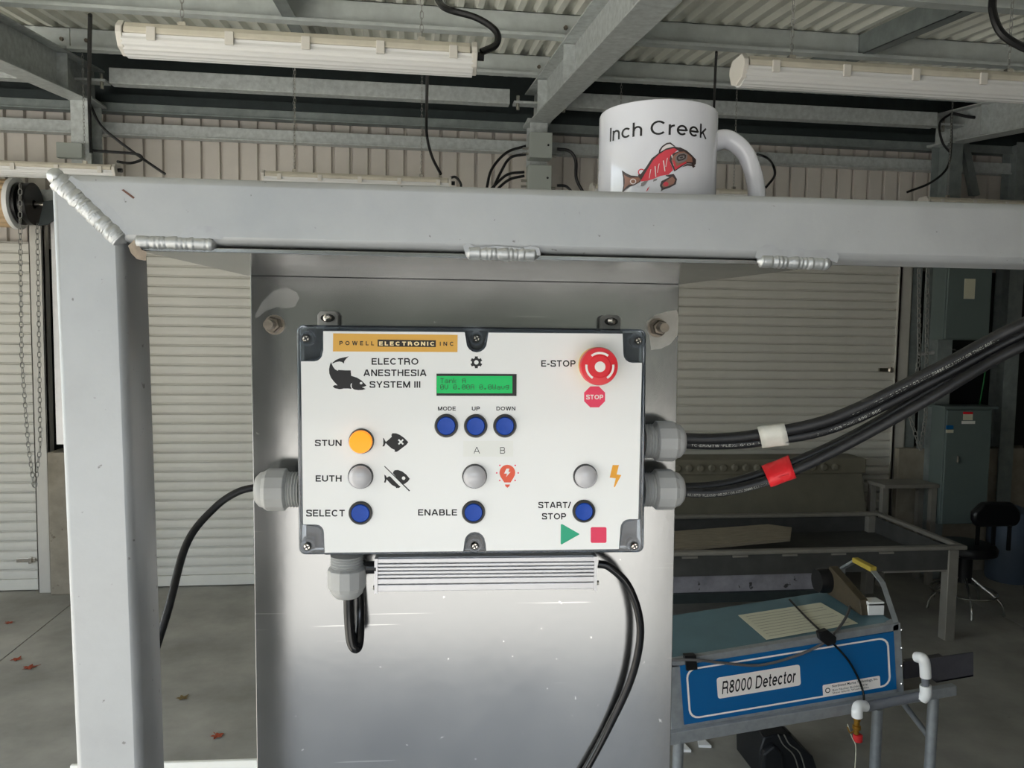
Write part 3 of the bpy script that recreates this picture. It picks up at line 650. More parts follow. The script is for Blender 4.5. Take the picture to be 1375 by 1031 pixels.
for k in range(7):
    X = xl+.1+k*.33; part('tab', B().box((X, YT-.004, zt-.012), (X+.1, YT+.004, zt)), tank_m, t)
a = wY(880, 731, YT+.35); c = wY(1145, 714, YT+.62)
solo('wooden_board', B().prism([(1.0, YT+.16, zc_-.09), (2.55, YT+.35, zc_-.045), (2.70, YT+.62, zc_-.04), (2.55, YT+.68, zc_-.03), (1.0, YT+.5, zc_-.06)], (0, 0, .02)), woodm, 'weathered board lying inside the long trough', 'board', (1.8, YT+.4, zc_-.07))
# pale crate behind tank
YC = 5.75
t = thing('plastic_crate', 'pale grey plastic crate with knobbly rim behind the trough', 'crate', (1.9, YC, 0))
a, c = wY(880, 690, YC), wY(1160, 640, YC); tz = wY(1000, 636, YC).z
part('crate_body', B().prism([(a.x-.3, YC, .1), (wY(1170, 690, YC).x+.05, YC, .1), (wY(1158, 637, YC).x, YC, tz), (a.x-.3, YC, tz)], (0, .24, 0)), totem, t, bev=.01)
part('crate_rim', B().box((a.x-.3, YC-.03, tz), (wY(1160, 637, YC).x, YC+.24, tz+.12)), totem, t, bev=.01)
for k in range(15):
    X = wY(908, 630, YC).x+k*.093; part('lug', B().lathe((X, YC-.05, tz+.055), (0, 1, 0), [(.020, 0), (.030, .01), (.030, .03)], 10), totem, t, sm=True)
# small work table
YW = YB+.07
t = thing('work_table', 'small grey metal side table behind the trough end', 'table', (wY(1215, 690, YW).x, YW, 0))
a, c = wY(1188, 660, YW), wY(1262, 652, YW)
part('tabletop', B().prism([(a.x, YW, c.z-.02), (c.x, YW, c.z-.02), (c.x-.02, YW+.24, c.z-.02), (a.x-.03, YW+.24, c.z-.02)], (0, 0, .03)), tank_m, t, bev=.004)
for X in (a.x, c.x-.05):
    for Y in (YW+.02, YW+.18): part('leg', B().box((X, Y, 0), (X+.045, Y+.045, c.z-.02)), tank_m, t)
# shop stool
sb = wZ(1326, 835); sx, sy = sb.x, sb.y+.25
def sz(py): return wY(1326, py, sy).z
t = thing('shop_stool', 'black padded swivel stool with chrome foot ring', 'stool', (sx, sy, 0))
zs = sz(735)
part('seat', B().lathe((sx, sy, zs-.04), (0, 0, 1), [(.17, 0), (.20, .015), (.205, .05), (.19, .075), (.1, .085)], 32), vinyl, t, sm=True)
x0, x1 = wY(1293, 690, sy).x, wY(1355, 690, sy).x; z0, z1 = sz(702), sz(670)
part('backrest', B().prism([(x, sy-.12, z) for x, z in ((x0+.03, z0), (x1-.03, z0), (x1, z0+.05), (x1, z1-.07), (x1-.07, z1), (x0+.07, z1), (x0, z1-.07), (x0, z0+.05))], (0, .06, 0)), vinyl, t, sm=True, bev=.02)
for X in (x0+.06, (x0+x1)/2, x1-.06): part('back_strut', B().box((X-.012, sy-.09, zs), (X+.012, sy-.075, z0+.03)), blackpl, t)
part('column', B().cyl((sx, sy, zs-.25), (sx, sy, zs-.03), .05, 14), blackpl, t, sm=True)
part('shaft', B().cyl((sx, sy, .2), (sx, sy, zs-.22), .022, 12), chromed, t, sm=True)
zr_ = .14
part('foot_ring', B().tube([(sx+.215*math.cos(2*PI*k/32), sy+.215*math.sin(2*PI*k/32), zr_) for k in range(33)], .009, 8, 1, caps=False), chromed, t, sm=True)
for k in range(5):
    an = 2*PI*k/5+.5; c_, s_ = math.cos(an), math.sin(an)
    part('leg', B().tube([(sx+.02*c_, sy+.02*s_, .26), (sx+.10*c_, sy+.10*s_, .20), (sx+.23*c_, sy+.23*s_, .10), (sx+.26*c_, sy+.26*s_, .008)], .010, 8, 4), chromed, t, sm=True)
# blue jug + crate behind stool
a = wY(1362, 712, 5.6)
solo('blue_barrel', B().lathe((a.x+.05, 5.7, 0), (0, 0, 1), [(.16, 0), (.17, .03), (.17, .5), (.15, .58), (.05, .62)], 24), mat('barrel_blue', (72, 84, 100), .5, 0, .1, 5), 'dull blue plastic drum behind the stool', 'drum', (a.x+.05, 5.7, 0), sm=True)

# ================================================================== DETECTOR ON ITS STAND
YD = 2.8
def dq(px, py, lift=0): v = wY(px, py, YD-lift); return v
t = thing('tag_detector', 'blue fronted tunnel detector box on a tilted metal stand', 'detector', dq(1060, 985))
fr_ = [dq(898, 888), dq(1207, 838), dq(1212, 930), dq(905, 985)]
DEP = .42
part('housing', B().prism([p+Vector((0, .004, 0)) for p in fr_], (0, DEP, 0)), dettop, t, bev=.004)
def strip(px4, th, m, nm='frame_strip', lift=.006): return part(nm, B().prism([dq(x, y, lift) for x, y in px4], (0, th, 0)), m, t, bev=.0015)
strip([(898, 888), (1207, 837), (1207, 846), (898, 897)], .03, detal)
strip([(1199, 840), (1209, 836), (1214, 930), (1204, 932)], .05, detal)
strip([(898, 893), (913, 893), (919, 978), (902, 982)], .02, detal)
strip([(917, 973), (1206, 924), (1206, 932), (917, 983)], .02, detal)
fpn = part('front_panel', B().prism([dq(913, 894, .009), dq(1200, 848, .009), dq(1204, 925, .009), dq(919, 973, .009)], (0, .008, 0)), detblue, t, label='blue front panel')
dm = lambda x, y, l: dq(x, y, .0095+l)
def dt(u, v):                                            # panel-local 0..1 -> px
    a0, a1 = Vector((913, 894)), Vector((1200, 848)); b0, b1 = Vector((919, 973)), Vector((1204, 925))
    return (a0.lerp(a1, u)).lerp(b0.lerp(b1, u), v)
def rr_px(u0, v0, u1, v1, ru, rv):
    return [tuple(dt(x, y)) for x, y in [(u0+(p[0])*(u1-u0), v0+p[1]*(v1-v0)) for p in rect(0, 0, 1, 1, 0)]] if not ru else \
        [tuple(dt(cx+ru*math.cos(math.radians(a)), cy+rv*math.sin(math.radians(a)))) for cx, cy, a0 in ((u1-ru, v0+rv, -90), (u1-ru, v1-rv, 0), (u0+ru, v1-rv, 90), (u0+ru, v0+rv, 180)) for a in (a0, a0+22, a0+45, a0+67, a0+90)]
part('border_line', fill([rr_px(.025, .07, .975, .93, .045, .16), rr_px(.034, .10, .966, .90, .038, .135)], dm, .0004), whitem, fpn)
part('name_plate', fill([rr_px(.165, .30, .555, .66, .012, .045)], dm, .0004), whitem, fpn)
def dtext(s, u0, v0, u1, v1, lift, st=False, **k):
    uv, fs = strokes(s, **k) if st else textgeo(s, fnt='', **k)
    return B().add([dm(*dt(u0+(u1-u0)*u, v1-(v1-v0)*v), lift) for u, v in uv], fs)
part('lettering', dtext('R8000 Detector', .185, .36, .535, .60, .0009, st=True, w=.15, gap=.13, shear=.25), inkm, fpn)
part('maker_plate', fill([rr_px(.655, .72, .925, .93, .006, .03)], dm, .0005), whitem, fpn)
part('lettering', dtext('Northwest Marine Technology, Inc.', .70, .745, .915, .80, .0010, bold=.012), inkm, fpn)
part('lettering', dtext('Ben Nutley Building 976\nShaw Island, Washington', .70, .82, .87, .91, .0010, bold=.0), inkm, fpn)
part('maker_emblem', fill([[tuple(dt(.678+.012*math.cos(a), .825+.045*math.sin(a))) for a in [2*PI*k/16 for k in range(16)]], [tuple(dt(.678+.008*math.cos(a), .825+.03*math.sin(a))) for a in [2*PI*k/16 for k in range(16)]]], dm, .0010), inkm, fpn)
# paper on top: top surface plane = edge line of front, going back in Y
def topP(u, w, l=0):                                     # u along the top edge 0..1, w metres back
    a, c = fr_[0], fr_[1]; return a.lerp(c, u)+Vector((0, w+.004, .002+l))
pap = B().add([topP(.40, .07), topP(.80, .07), topP(.78, .30), topP(.38, .30)], [(0, 1, 2, 3)])
def top_px(x, y):
    # where the sight line meets the top plane
    n_ = (fr_[1]-fr_[0]).cross(Vector((0, 1, 0))); o_ = Vector((0, 0, H)); d0 = ray(x, y); tt = (fr_[0]-o_).dot(n_)/d0.dot(n_); return o_+d0*tt
pp = [top_px(x, y) for x, y in ((991, 827), (1102, 810), (1152, 838), (1029, 860))]
part('instruction_sheet', B().prism([p+Vector((0, 0, .003)) for p in pp], (0, 0, .001)), paperm, t)
lb_ = B()
for k in range(9):
    w = (k+1)/10; a0 = pp[0].lerp(pp[3], w); a1 = pp[1].lerp(pp[2], w)
    e = .004*(pp[3]-pp[0]).normalized(); s0 = a0.lerp(a1, .06); s1 = a0.lerp(a1, .94 if k % 3 else .6)
    z_ = Vector((0, 0, .0045)); lb_.add([s0+z_, s1+z_, s1+e+z_, s0+e+z_], [(0, 1, 2, 3)])
part('printed_lines', lb_, mat('faded_ink', (150, 148, 132), .6), t, kind='stuff')
# end hoop, motor, bracket
xe = fr_[1].x-.01; ztop = fr_[1].z
hoop = [(YD+.0, -.12), (YD+.0, .0), (YD+.10, .13), (YD+.18, .165), (YD+.30, .165), (YD+.40, .10), (YD+.40, 0)]
b = B()
for i in range(len(hoop)-1):
    (ya, za), (yb, zb2) = hoop[i], hoop[i+1]
    b.prism([(xe-.012, ya, ztop+za), (xe+.012, ya, ztop+za), (xe+.012, ya+.006, ztop+za+.008), (xe-.012, ya+.006, ztop+za+.008)], (0, yb-ya, zb2-za))
part('end_hoop', b, detal, t)
part('grip', B().box((xe-.015, YD+.17, ztop+.160), (xe+.015, YD+.31, ztop+.182)), mat('faded_yellow', (170, 150, 60), .6), t, bev=.004, label='yellow grip on the end hoop')
part('motor', B().prism([(xe-.05, YD+.10, ztop), (xe-.05, YD+.40, ztop), (xe-.05, YD+.36, ztop+.13), (xe-.05, YD+.12, ztop+.06)], (-.04, 0, 0)), mat('motor_brown', (70, 62, 48), .6, 0, .2, 30), t, bev=.004)
part('motor', B().lathe((xe-.14, YD+.37, ztop+.06), (1, 0, 0), [(.05, 0), (.055, .02), (.055, .06), (.03, .07)], 20), blackpl, t, sm=True)
part('bracket', B().box((xe-.06, YD+.10, ztop+.0), (xe+.01, YD+.112, ztop+.05)).box((xe-.06, YD+.10, ztop+.04), (xe+.01, YD+.16, ztop+.055)), pvc, t, bev=.002, label='white angled bracket')
for k in range(4):
    p = dq(1211, 846+k*24, .008); part('rivet', B().lathe(p, (0, -1, 0), [(.005, 0), (.003, .003)], 8), chrome, t)
# chute behind right end
b = B().prism([wY(1214, 889, 2.92), wY(1307, 876, 2.92), wY(1307, 908, 2.92), wY(1214, 924, 2.92)], (0, .008, 0)); cc = b.v[0].copy()
b.prism([wY(1214, 922, 2.92), wY(1307, 906, 2.92), wY(1307, 908, 2.92), wY(1214, 924, 2.92)], (0, .22, 0))
solo('outlet_chute', b, mat('chute_grey', (88, 86, 92), .5, .3, .15, 20), 'flat dark grey chute sticking out right of the detector', 'chute', cc)
# stand
t = thing('detector_stand', 'tilted aluminium stand with round tube legs under the detector', 'stand', (dq(1100, 1000).x, YD, 0))
ry = .05
b = B().prism([dq(897, 985, .03), dq(1285, 921, .03), dq(1285, 934, .03), dq(897, 1002, .03)], (0, .03, 0))
part('front_rail', b, detal, t, bev=.003)
b = B().prism([wY(x, y, 3.2) for x, y in ((897, 940), (1250, 890), (1250, 902), (897, 955))], (0, .03, 0)); part('back_rail', b, detal, t, bev=.003)
part('tray', B().prism([dq(900, 986, .0), dq(1270, 925, .0), dq(1270, 928, .0), dq(900, 990, .0)], (0, .42, .004)), tank_m, t)
for (px, Y) in ((912, 2.79), (1252, 2.79), (1178, 3.15)):
    zt_ = wY(px, 990-(px-897)*.165, Y).z if Y < 3 else wY(px, 948, Y).z
    X = wY(px, 960, Y).x
    part('leg', B().cyl((X, Y, 0), (X, Y, zt_-.01), .021 if Y < 3 else .024, 16), detal, t, sm=True)
X1, X2 = wY(1178, 960, 3.15).x, wY(1252, 960, 2.79).x
part('brace', B().cyl((X1, 3.15, .48), (X2, 2.79, .36), .012, 10), detal, t, sm=True)
# PVC plumbing
def wp(px, py, Y=2.72): return wY(px, py, Y)
t = thing('pvc_fitting', 'white pipe elbow and riser at the right end of the stand', 'pipe', wp(1243, 930))
part('riser', B().cyl(wp(1243, 930), wp(1242, 900), .014, 12), mat('grey_pipe', (110, 112, 118), .4), t, sm=True)
part('elbow', B().tube([wp(1243, 909), wp(1242, 893), wp(1239, 884), wp(1231, 882, 2.75)], .021, 14, 6), pvc, t, sm=True)
part('tee', B().tube([wp(1243, 920), wp(1243, 932), wp(1238, 938, 2.73)], .022, 14, 4), pvc, t, sm=True)
part('pipe', B().cyl(wp(1160, 950, 2.74), wp(1236, 934, 2.74), .018, 12), mat('grey_pipe', (110, 112, 118), .4), t, sm=True)
t = thing('drain_valve', 'brass valve with red knob hanging from white elbow', 'valve', wp(1152, 950))
part('elbow', B().tube([wp(1162, 948, 2.72), wp(1153, 948, 2.71), wp(1151, 955, 2.70), wp(1151, 962, 2.70)], .021, 14, 6), pvc, t, sm=True)
part('valve_body', B().lathe(wp(1151, 960, 2.70), (0, 0, -1), [(.014, 0), (.014, .02), (.011, .022), (.011, .04), (.016, .042), (.016, .055), (.010, .06), (.010, .075)], 12), brassm, t, sm=True)
part('knob', B().lathe(wp(1152, 985, 2.70), (0, 0, -1), [(.010, 0), (.018, .004), (.018, .028), (.012, .032)], 14), mat('knob_red', (190, 40, 44), .4), t, sm=True)
part('lever', B().tube([wp(1150, 978, 2.69), wp(1142, 984, 2.68), wp(1138, 976, 2.68)], .003, 6, 3), brassm, t, sm=True)
part('cord', B().tube([wp(1138, 972, 2.68), wp(1144, 990, 2.68), wp(1149, 1002, 2.68), wp(1148, 1031, 2.68), wp(1146, 1075, 2.68)], .0016, 5, 5), paperm, t, sm=True)
# detector leads
solo('detector_lead', B().tube([top_px(1060, 808)+Vector((0, 0, .01)), top_px(1085, 835)+Vector((0, 0, .012)), dq(1112, 857, .02), dq(1140, 888, .02), dq(1157, 922, .02), dq(1160, 945, .05), dq(1154, 958, .07)], .0045, 8, 6), blackgl, 'thin black lead crossing over the blue detector front', 'cable', dq(1112, 857, .02), sm=True)
solo('detector_lead', B().tube([dq(898, 886, .012), dq(935, 886, .02), dq(970, 890, .02), dq(1020, 893, .02), dq(1070, 880, .02), dq(1108, 862, .02), top_px(1125, 848)+Vector((0, 0, .01)), top_px(1139, 828)+Vector((0, 0, .02)), wY(1141, 805, 3.05), wY(1140, 785, 3.1)], .0055, 8, 6), mat('grey_lead', (92, 90, 90), .4), 'grey lead sagging along the top of the detector', 'cable', dq(1108, 862, .02), sm=True)
solo('velcro_tie', B().prism([dq(x, y, .035) for x, y in ((1100, 850), (1112, 846), (1124, 856), (1123, 864), (1112, 868), (1102, 860))], (0, .03, 0)), blackpl, 'black tie knot where the two leads cross', 'tie', dq(1112, 857, .03), bev=.004)
solo('velcro_tie', B().prism([dq(x, y, .018) for x, y in ((920, 881), (935, 880), (937, 899), (922, 901))], (0, .03, 0)), blackpl, 'black strap at the left end of the detector top', 'tie', dq(928, 890, .02), bev=.002)
# bag
YBg = 3.15
t = thing('equipment_bag', 'black nylon equipment bag on the floor below the detector', 'bag', wY(1058, 1031, YBg).xy.to_3d())
prof = [(1019, 1095), (1020, 1010), (1026, 990), (1042, 986), (1062, 987), (1076, 1003), (1092, 1016), (1100, 1040), (1102, 1092)]
bz = [wY(x, y, YBg) for x, y in prof]
for v in bz: v.z = max(v.z, .0)
part('bag_body', B().prism(bz, (0, .26, 0)), bagm, t, sm=True, bev=.02)
part('zip', B().tube([wY(1044, 987, YBg)+Vector((0, -.004, .006)), wY(1052, 1000, YBg-.01), wY(1066, 1014, YBg-.01), wY(1074, 1040, YBg-.01)], .003, 6, 4), mat('zip_grey', (110, 108, 100), .5), t, sm=True)
part('zip', B().tube([wY(1052, 987, YBg)+Vector((0, -.004, .006)), wY(1060, 999, YBg-.01), wY(1074, 1011, YBg-.01), wY(1083, 1040, YBg-.01)], .003, 6, 4), mat('zip_grey', (110, 108, 100), .5), t, sm=True)
part('pocket', B().prism([wY(x, y, YBg-.03) for x, y in ((1024, 1085), (1025, 1012), (1040, 1000), (1052, 1012), (1058, 1085))], (0, .05, 0)), bagm, t, bev=.012)
part('handle', B().tube([wY(1040, 988, YBg+.1), wY(1045, 983, YBg+.06), wY(1058, 984, YBg+.06), wY(1062, 989, YBg+.1)], .006, 8, 5), bagm, t, sm=True)
for px, py, lb in ((917, 1006, 'white paper scrap left beside the stand leg'), (944, 1000, 'white paper scrap right of the stand leg')):
    p = wZ(px, py); solo('paper_scrap', B().prism([p+Vector(v) for v in ((-.03, -.02, .0), (.03, -.03, .0), (.02, .03, .0), (-.01, .05, .0))], (0, 0, .012)), pvc, lb, 'paper', p)

# ---- leaves
def leaf(px, py, s_, rot, m, label):
    p = wZ(px, py, 0); star = []
    for k in range(20):
        a = 2*PI*k/20; r_ = s_*(1 if k % 4 == 0 else (.45 if k % 4 == 2 else .7)); star.append(Vector((math.cos(a+rot)*r_, math.sin(a+rot)*r_, 0)))
    b = B(); vs = [p+v+Vector((0, 0, .004+abs(v.length)*.18*random.random())) for v in star]; b.add([p+Vector((0, 0, .006))]+vs, [(0, i+1, (i+1) % 20+1) for i in range(20)])
    b.tube([p+Vector((0, 0, .005)), p+Vector((s_*1.4*math.cos(rot+.3), s_*1.4*math.sin(rot+.3), .004))], .0015, 4, 2)
    solo('dry_leaf', b, m, label, 'leaf', p, group='dry leaves on the floor')
leaf(39, 897, .042, .3, leafr, 'largest red leaf on floor left of the post')
leaf(22, 886, .034, 1.2, leafr, 'small red leaf beside the largest one')
leaf(12, 837, .030, 2.2, leafr, 'red leaf nearest the left door')
leaf(245, 938, .034, .8, leafb, 'olive brown leaf between post and plate')
leaf(292, 989, .034, 1.9, leafr, 'reddish leaf low between post and plate')

# ================================================================== THE MACHINE FRAME (frame coordinates)
K = .8
DF, DBk, DP, DL = .4824, .5224, .696, .624              # depths: rail front, rail back, plate face, lid face
tt = thing('metal_frame', 'welded square tube aluminium frame in the foreground', 'frame', (-.215, .50, -2.0), frame=True)
zt0, zb0 = .0888, .0488                                 # top rail
def tubebox(b): return b
XRr = .98
b = B()
# mitred top rail
b.add([(-.2365, DF, zt0), (XRr, DF, zt0-.0015), (XRr, DBk, zt0-.0015), (-.2365, DBk, zt0),
       (-.1955, DF, zb0), (XRr, DF, zb0-.0015), (XRr, DBk, zb0-.0015), (-.1955, DBk, zb0)],
      [(0,1,2,3),(4,7,6,5),(0,4,5,1),(3,2,6,7),(0,3,7,4),(1,5,6,2)])
part('top_rail', b, alu, tt, bev=.0048, sm=60)
def shiftx(z): return (.07-z)*.016
zz = -2.0
b = B().add([(-.2370, DF, zt0), (-.1950, DF, zb0), (-.1950, DBk, zb0), (-.2370, DBk, zt0),
             (-.2365+shiftx(zz), DF, zz), (-.1955+shiftx(zz), DF, zz), (-.1955+shiftx(zz), DBk, zz), (-.2365+shiftx(zz), DBk, zz)],
            [(0,1,2,3),(4,7,6,5),(0,4,5,1),(1,5,6,2),(2,6,7,3),(3,7,4,0)])
part('post', b, alu, tt, bev=.0048, sm=60)
b = B().box((XRr-.04, DF, -2.0), (XRr, DBk, zb0-.003)); part('post', b, alu, tt, bev=.0048)
for zz_ in (-1.85,): part('lower_rail', B().box((-.165, DF, zz_), (XRr-.04, DBk, zz_+.04)), alu, tt, bev=.0048)
# flange under the rail that carries the plate
fz = zb0-.0016
pts = [(-.187, DF+.002, fz), (.243, DF+.002, fz), (.212, DP+.004, fz), (-.178, DP+.004, fz)]
part('flange', B().prism(pts, (0, 0, -.0028)), plate_m, tt, bev=.0005)
def bead(p, q, r, n, name='weld_bead', rip=.13, flat=None):
    p, q = Vector(p), Vector(q); L = (q-p).length; steps = n*6; b = B(); P = [p.lerp(q, i/steps)+Vector((random.uniform(-1, 1), 0, random.uniform(-1, 1)))*r*.02 for i in range(steps+1)]
    def rad(u): 
        s_ = (u*n+.35*math.sin(u*n*1.7)) % 1; e = min(1, min(u, 1-u)*n*.9+.35); return r*e*(1-rip*(1-s_)**1.5+.03*math.sin(u*n*2.3))
    b.tube(P, r, 12, 1, radf=rad); return part(name, b, weld_m, tt, sm=70)
def fpz(px, py, d=DF): return fp(px, py, d)
bead(fpz(180, 324, DF+.0028), fpz(292, 328, DF+.0028), .0045, 12)
bead(fpz(624, 339, DF+.0028), fpz(724, 342, DF+.0028), .0045, 11)
bead(fpz(1016, 350, DF+.0028), fpz(1116, 354, DF+.0028), .0046, 12)
bead(fpz(78, 241, DF+.004), fpz(167, 326, DF+.004), .0068, 20, rip=.06)
bead(fpz(75, 237, DF+.003), fpz(75, 237, DF+.04)-Vector((0, 0, 0)), .005, 6, rip=.04)
# stains and grinding marks by the welds
ff = lambda x, y, l: fp(x, y, DF-l)
part('grime', fill([[(172, 330), (180, 322), (190, 335), (197, 338), (196, 350), (184, 348), (176, 340)]], ff, .0002), mat('grime_brown', (150, 136, 120), .7, 0, .3, 200), tt)
part('grime', fill([[(163, 255), (166, 254), (181, 265), (179, 267)]], ff, .0003), mat('rust_line', (104, 72, 60), .7), tt)
ground_al = mat('ground_aluminium', (166, 168, 170), .5, .6, .1, 80)
part('grind_mark', fill([[(238, 319), (250, 306), (268, 302), (290, 305), (300, 314), (298, 321)]], ff, .00012), ground_al, tt)
part('grind_mark', fill([[(1014, 345), (1017, 334), (1028, 328), (1040, 329), (1048, 335), (1072, 332), (1086, 336), (1108, 334), (1120, 335), (1127, 344), (1124, 353), (1116, 350), (1016, 347)]], ff, .00012), ground_al, tt)
part('grind_mark', fill([[(96, 236), (120, 252), (152, 280), (165, 296), (172, 314), (168, 316), (140, 290), (90, 242)]], ff, .00012), ground_al, tt)
part('grind_mark', fill([[(624, 338), (622, 330), (628, 326), (640, 332), (668, 330), (700, 333), (712, 330), (724, 333), (726, 343)]], ff, .00012), ground_al, tt)
# ---- plate
pt = thing('mounting_plate', 'scratched brushed aluminium plate hanging below the rail', 'plate', (0, DP, -.8), frame=True)
pw = [fp(336, 371, DP), fp(912, 373, DP), fp(900, 1031, DP), fp(345, 1031, DP)]
def ext(a, c, z): k = (z-a.z)/(c.z-a.z); return Vector((a.x+(c.x-a.x)*k, DP, z))
zb_ = -.78; zt_ = fz-.0028
part('sheet', B().prism([ext(pw[0], pw[3], zt_), ext(pw[1], pw[2], zt_), ext(pw[1], pw[2], zb_), ext(pw[0], pw[3], zb_)], (0, .0035, 0)), plate_m, pt, bev=.0006)
smud = mat('sanded_aluminium', (176, 174, 168), .45, .7, .15, 60)
fpl = lambda x, y, l: fp(x, y, DP-l)
part('sanded_patch', fill([[(868, 432), (880, 423), (896, 418), (909, 416), (911, 424), (910, 450), (900, 462), (888, 468), (874, 470), (872, 452)]], fpl, .00015), smud, pt)
part('sanded_patch', fill([[(342, 424), (352, 405), (368, 390), (385, 386), (398, 392), (402, 400), (396, 412), (384, 414), (372, 412), (356, 418), (344, 428)]], fpl, .00015), mat('sanded_faint', (166, 166, 165), .24, .93, .15, 50), pt)
def rod(px, py, L, r, nm='bolt_stud'):
    p = fp(px, py, DP); g = part(nm, B().cyl(p, p-Vector((0, L, 0)), r, 16), boltm, pt, sm=True)
    base = BASE[pt.name]
    nut = B().lathe(p, (0, -1, 0), [(r*1.75, 0), (r*1.75, L*.45), (r*1.5, L*.5)], 6); w = B().lathe(p, (0, -1, 0), [(r*2.1, 0), (r*2.1, .0015)], 20)
    part('nut', nut, boltm, g); part('washer', w, boltm, g, sm=True)
rod(369, 436, .026, .0042); rod(882, 440, .026, .0042)
# brace angle behind the plate; its sunlit brightness is put into the white colour
solo('cross_angle', B().box((-.34, DP+.006, fp(280, 1022.5, DP+.006).z-.05), (.19, DP+.010, fp(280, 1022.5, DP+.006).z)), mat('sunlit_white', (236, 236, 230), .5), 'crossbar coloured white to look sunlit, between the post and plate at the bottom edge', 'crossbar', (0, DP+.01, -.4), frame=True, bev=.001)

# ================================================================== CONTROL BOX
cb = thing('control_box', 'grey control box with clear lid, white faceplate and push buttons', 'control box', (.03, .66, -.19), frame=True)
f0 = lambda x, y: fp(x, y, DL)
def loop_at(px, d, back=False): return [fp(x, y, DL)+Vector((0, d-DL, 0)) for x, y in px] if back else [fp(x, y, d) for x, y in px]
outer = rect(398, 436, 868, 745, 9)
outer = [(x+(3 if y > 600 and x < 600 else 0)-(3 if y > 600 and x > 600 else 0), y+(x-398)/470*(6 if y < 600 else -3)) for x, y in outer]
body = [(x+(12 if x < 600 else -12), y+(5 if y < 600 else -12)) for x, y in outer]
part('body', B().prism(loop_at(body, .648), (0, .042, 0)), boxgrey, cb, bev=.002)
part('gasket', B().prism(loop_at(body, .6466), (0, .0015, 0)), blackpl, cb)
part('lid_rim', B().prism(loop_at(outer, .6300), (0, .0164, 0)), clearpl, cb, bev=.0015, sm=True, label='clear plastic lid rim')
def arc(cx, cy, r, a0, a1, n=5): return [(cx+r*math.cos(math.radians(a0+(a1-a0)*k/n)), cy+r*math.sin(math.radians(a0+(a1-a0)*k/n))) for k in range(n+1)]
face = ([(434, 444.5)] + [(624, 446)] + [(626, 458)] + arc(640, 459, 14, 180, 0, 8) + [(656, 446.5)] + [(836, 448)] + [(837, 474)] + arc(849, 475, 12, 180, 90, 4) + [(862, 487)] +
        [(857, 697)] + arc(845, 709, 12, 270, 180, 4) + [(833, 710), (831, 737)] + [(653, 739.5)] + [(652, 729)] + arc(637.5, 728, 14, 0, -180, 8) + [(622, 740)] + [(436, 742)] + [(435, 716)] + arc(424, 715, 11, 0, -90, 4) + [(407, 704)] +
        [(404, 485)] + arc(422, 474, 11, 90, 0, 4) + [(434, 470)])
grow = []
cxm, cym = 633, 592
n_ = len(face)
for i, (x, y) in enumerate(face):                      # offset outward by 3.5 px along the outline normal
    x0_, y0_ = face[i-1]; x1_, y1_ = face[(i+1) % n_]; dx, dy = x1_-x0_, y1_-y0_; L = math.hypot(dx, dy) or 1
    grow.append((x+dy/L*3.2, y-dx/L*3.2))
part('lid_face', B().prism(loop_at(grow, DL+.0004), (0, .0138, 0)), mat('smoked_polycarbonate', (120, 132, 146), .07, 0, trans=.8, ior=1.5), cb, bev=.0008, label='raised clear lid block')
part('inner_shadow_plate', B().prism(loop_at(face, DL+.002), (0, .008, 0)), blackpl, cb)
fpn = part('faceplate', fill([face], lambda x, y, l: fp(x, y, DL-l), .0001), facem, cb, label='white printed faceplate')
pm = lambda x, y, l: fp(x, y, DL-l)
L1, L2, L3 = .00025, .0004, .00055
def pr(name, polys, m, lift=L1): return part(name, fill(polys, pm, lift), m, fpn)
def tx(s, box, m=inkm, lift=L1, skew=0, bold=None, spacing=None, w=.185, gap=.15, **k): return part('lettering', stext(s, box, pm, lift, skew, w=w, gap=gap, **k), m, fpn)
pr('logo_strip', [[(447.3, 447.5), (614.5, 449.5), (614.2, 472.7), (447, 471.8)]], orangem)
pr('logo_block', [[(507, 455.8), (585.3, 456.8), (585.2, 466), (507, 465.2)]], mat('logo_black', (34, 22, 16), .45), L2)
tx('POWELL', (455.8, 457.2, 502.2, 463.4), lift=L2, skew=.4, w=.2, gap=.62)
tx('ELECTRONIC', (509, 457.8, 583.2, 464.1), creamm, L3, skew=.4, w=.24, gap=.34)
tx('INC', (590.6, 458.6, 608.8, 464.4), lift=L2, w=.2, gap=.62)
tx('ELECTRO', (499, 480, 561.8, 490), bold=.022); tx('ANESTHESIA', (488, 495.8, 572.7, 505.2), bold=.022); tx('SYSTEM III', (496.2, 511.4, 564.4, 520.6), bold=.022)
tx('MODE', (588, 545.3, 612, 551.2), bold=.028, spacing=1.12); tx('UP', (633, 545.3, 644.4, 551.2), bold=.028, spacing=1.12); tx('DOWN', (666.5, 545.3, 692, 551.2), bold=.028, spacing=1.12)
pr('label_patch', [rect(622, 592, 689, 613)], patchm)
tx('A', (636, 600, 644.4, 609), lift=L2, w=.09); tx('B', (671.6, 600, 678.2, 609), lift=L2, w=.09)
tx('E-STOP', (726.8, 482.9, 772.9, 492.3), bold=.022)
tx('STUN', (422.8, 590.2, 458.7, 599)); tx('EUTH', (423.8, 638.1, 458.7, 646.6)); tx('SELECT', (411, 684.3, 463, 693.5)); tx('ENABLE', (561.4, 683, 613.8, 692.3))
tx('START/', (722.8, 673, 766.8, 682.4)); tx('STOP', (727.6, 688.2, 760.2, 697.4))
def z1(x, y, s=6.875, ox=420, oy=430): return (ox+x/s, oy+y/s)
def zl(pts, s=6.875, ox=420, oy=430): return [z1(x, y, s, ox, oy) for x, y in pts]
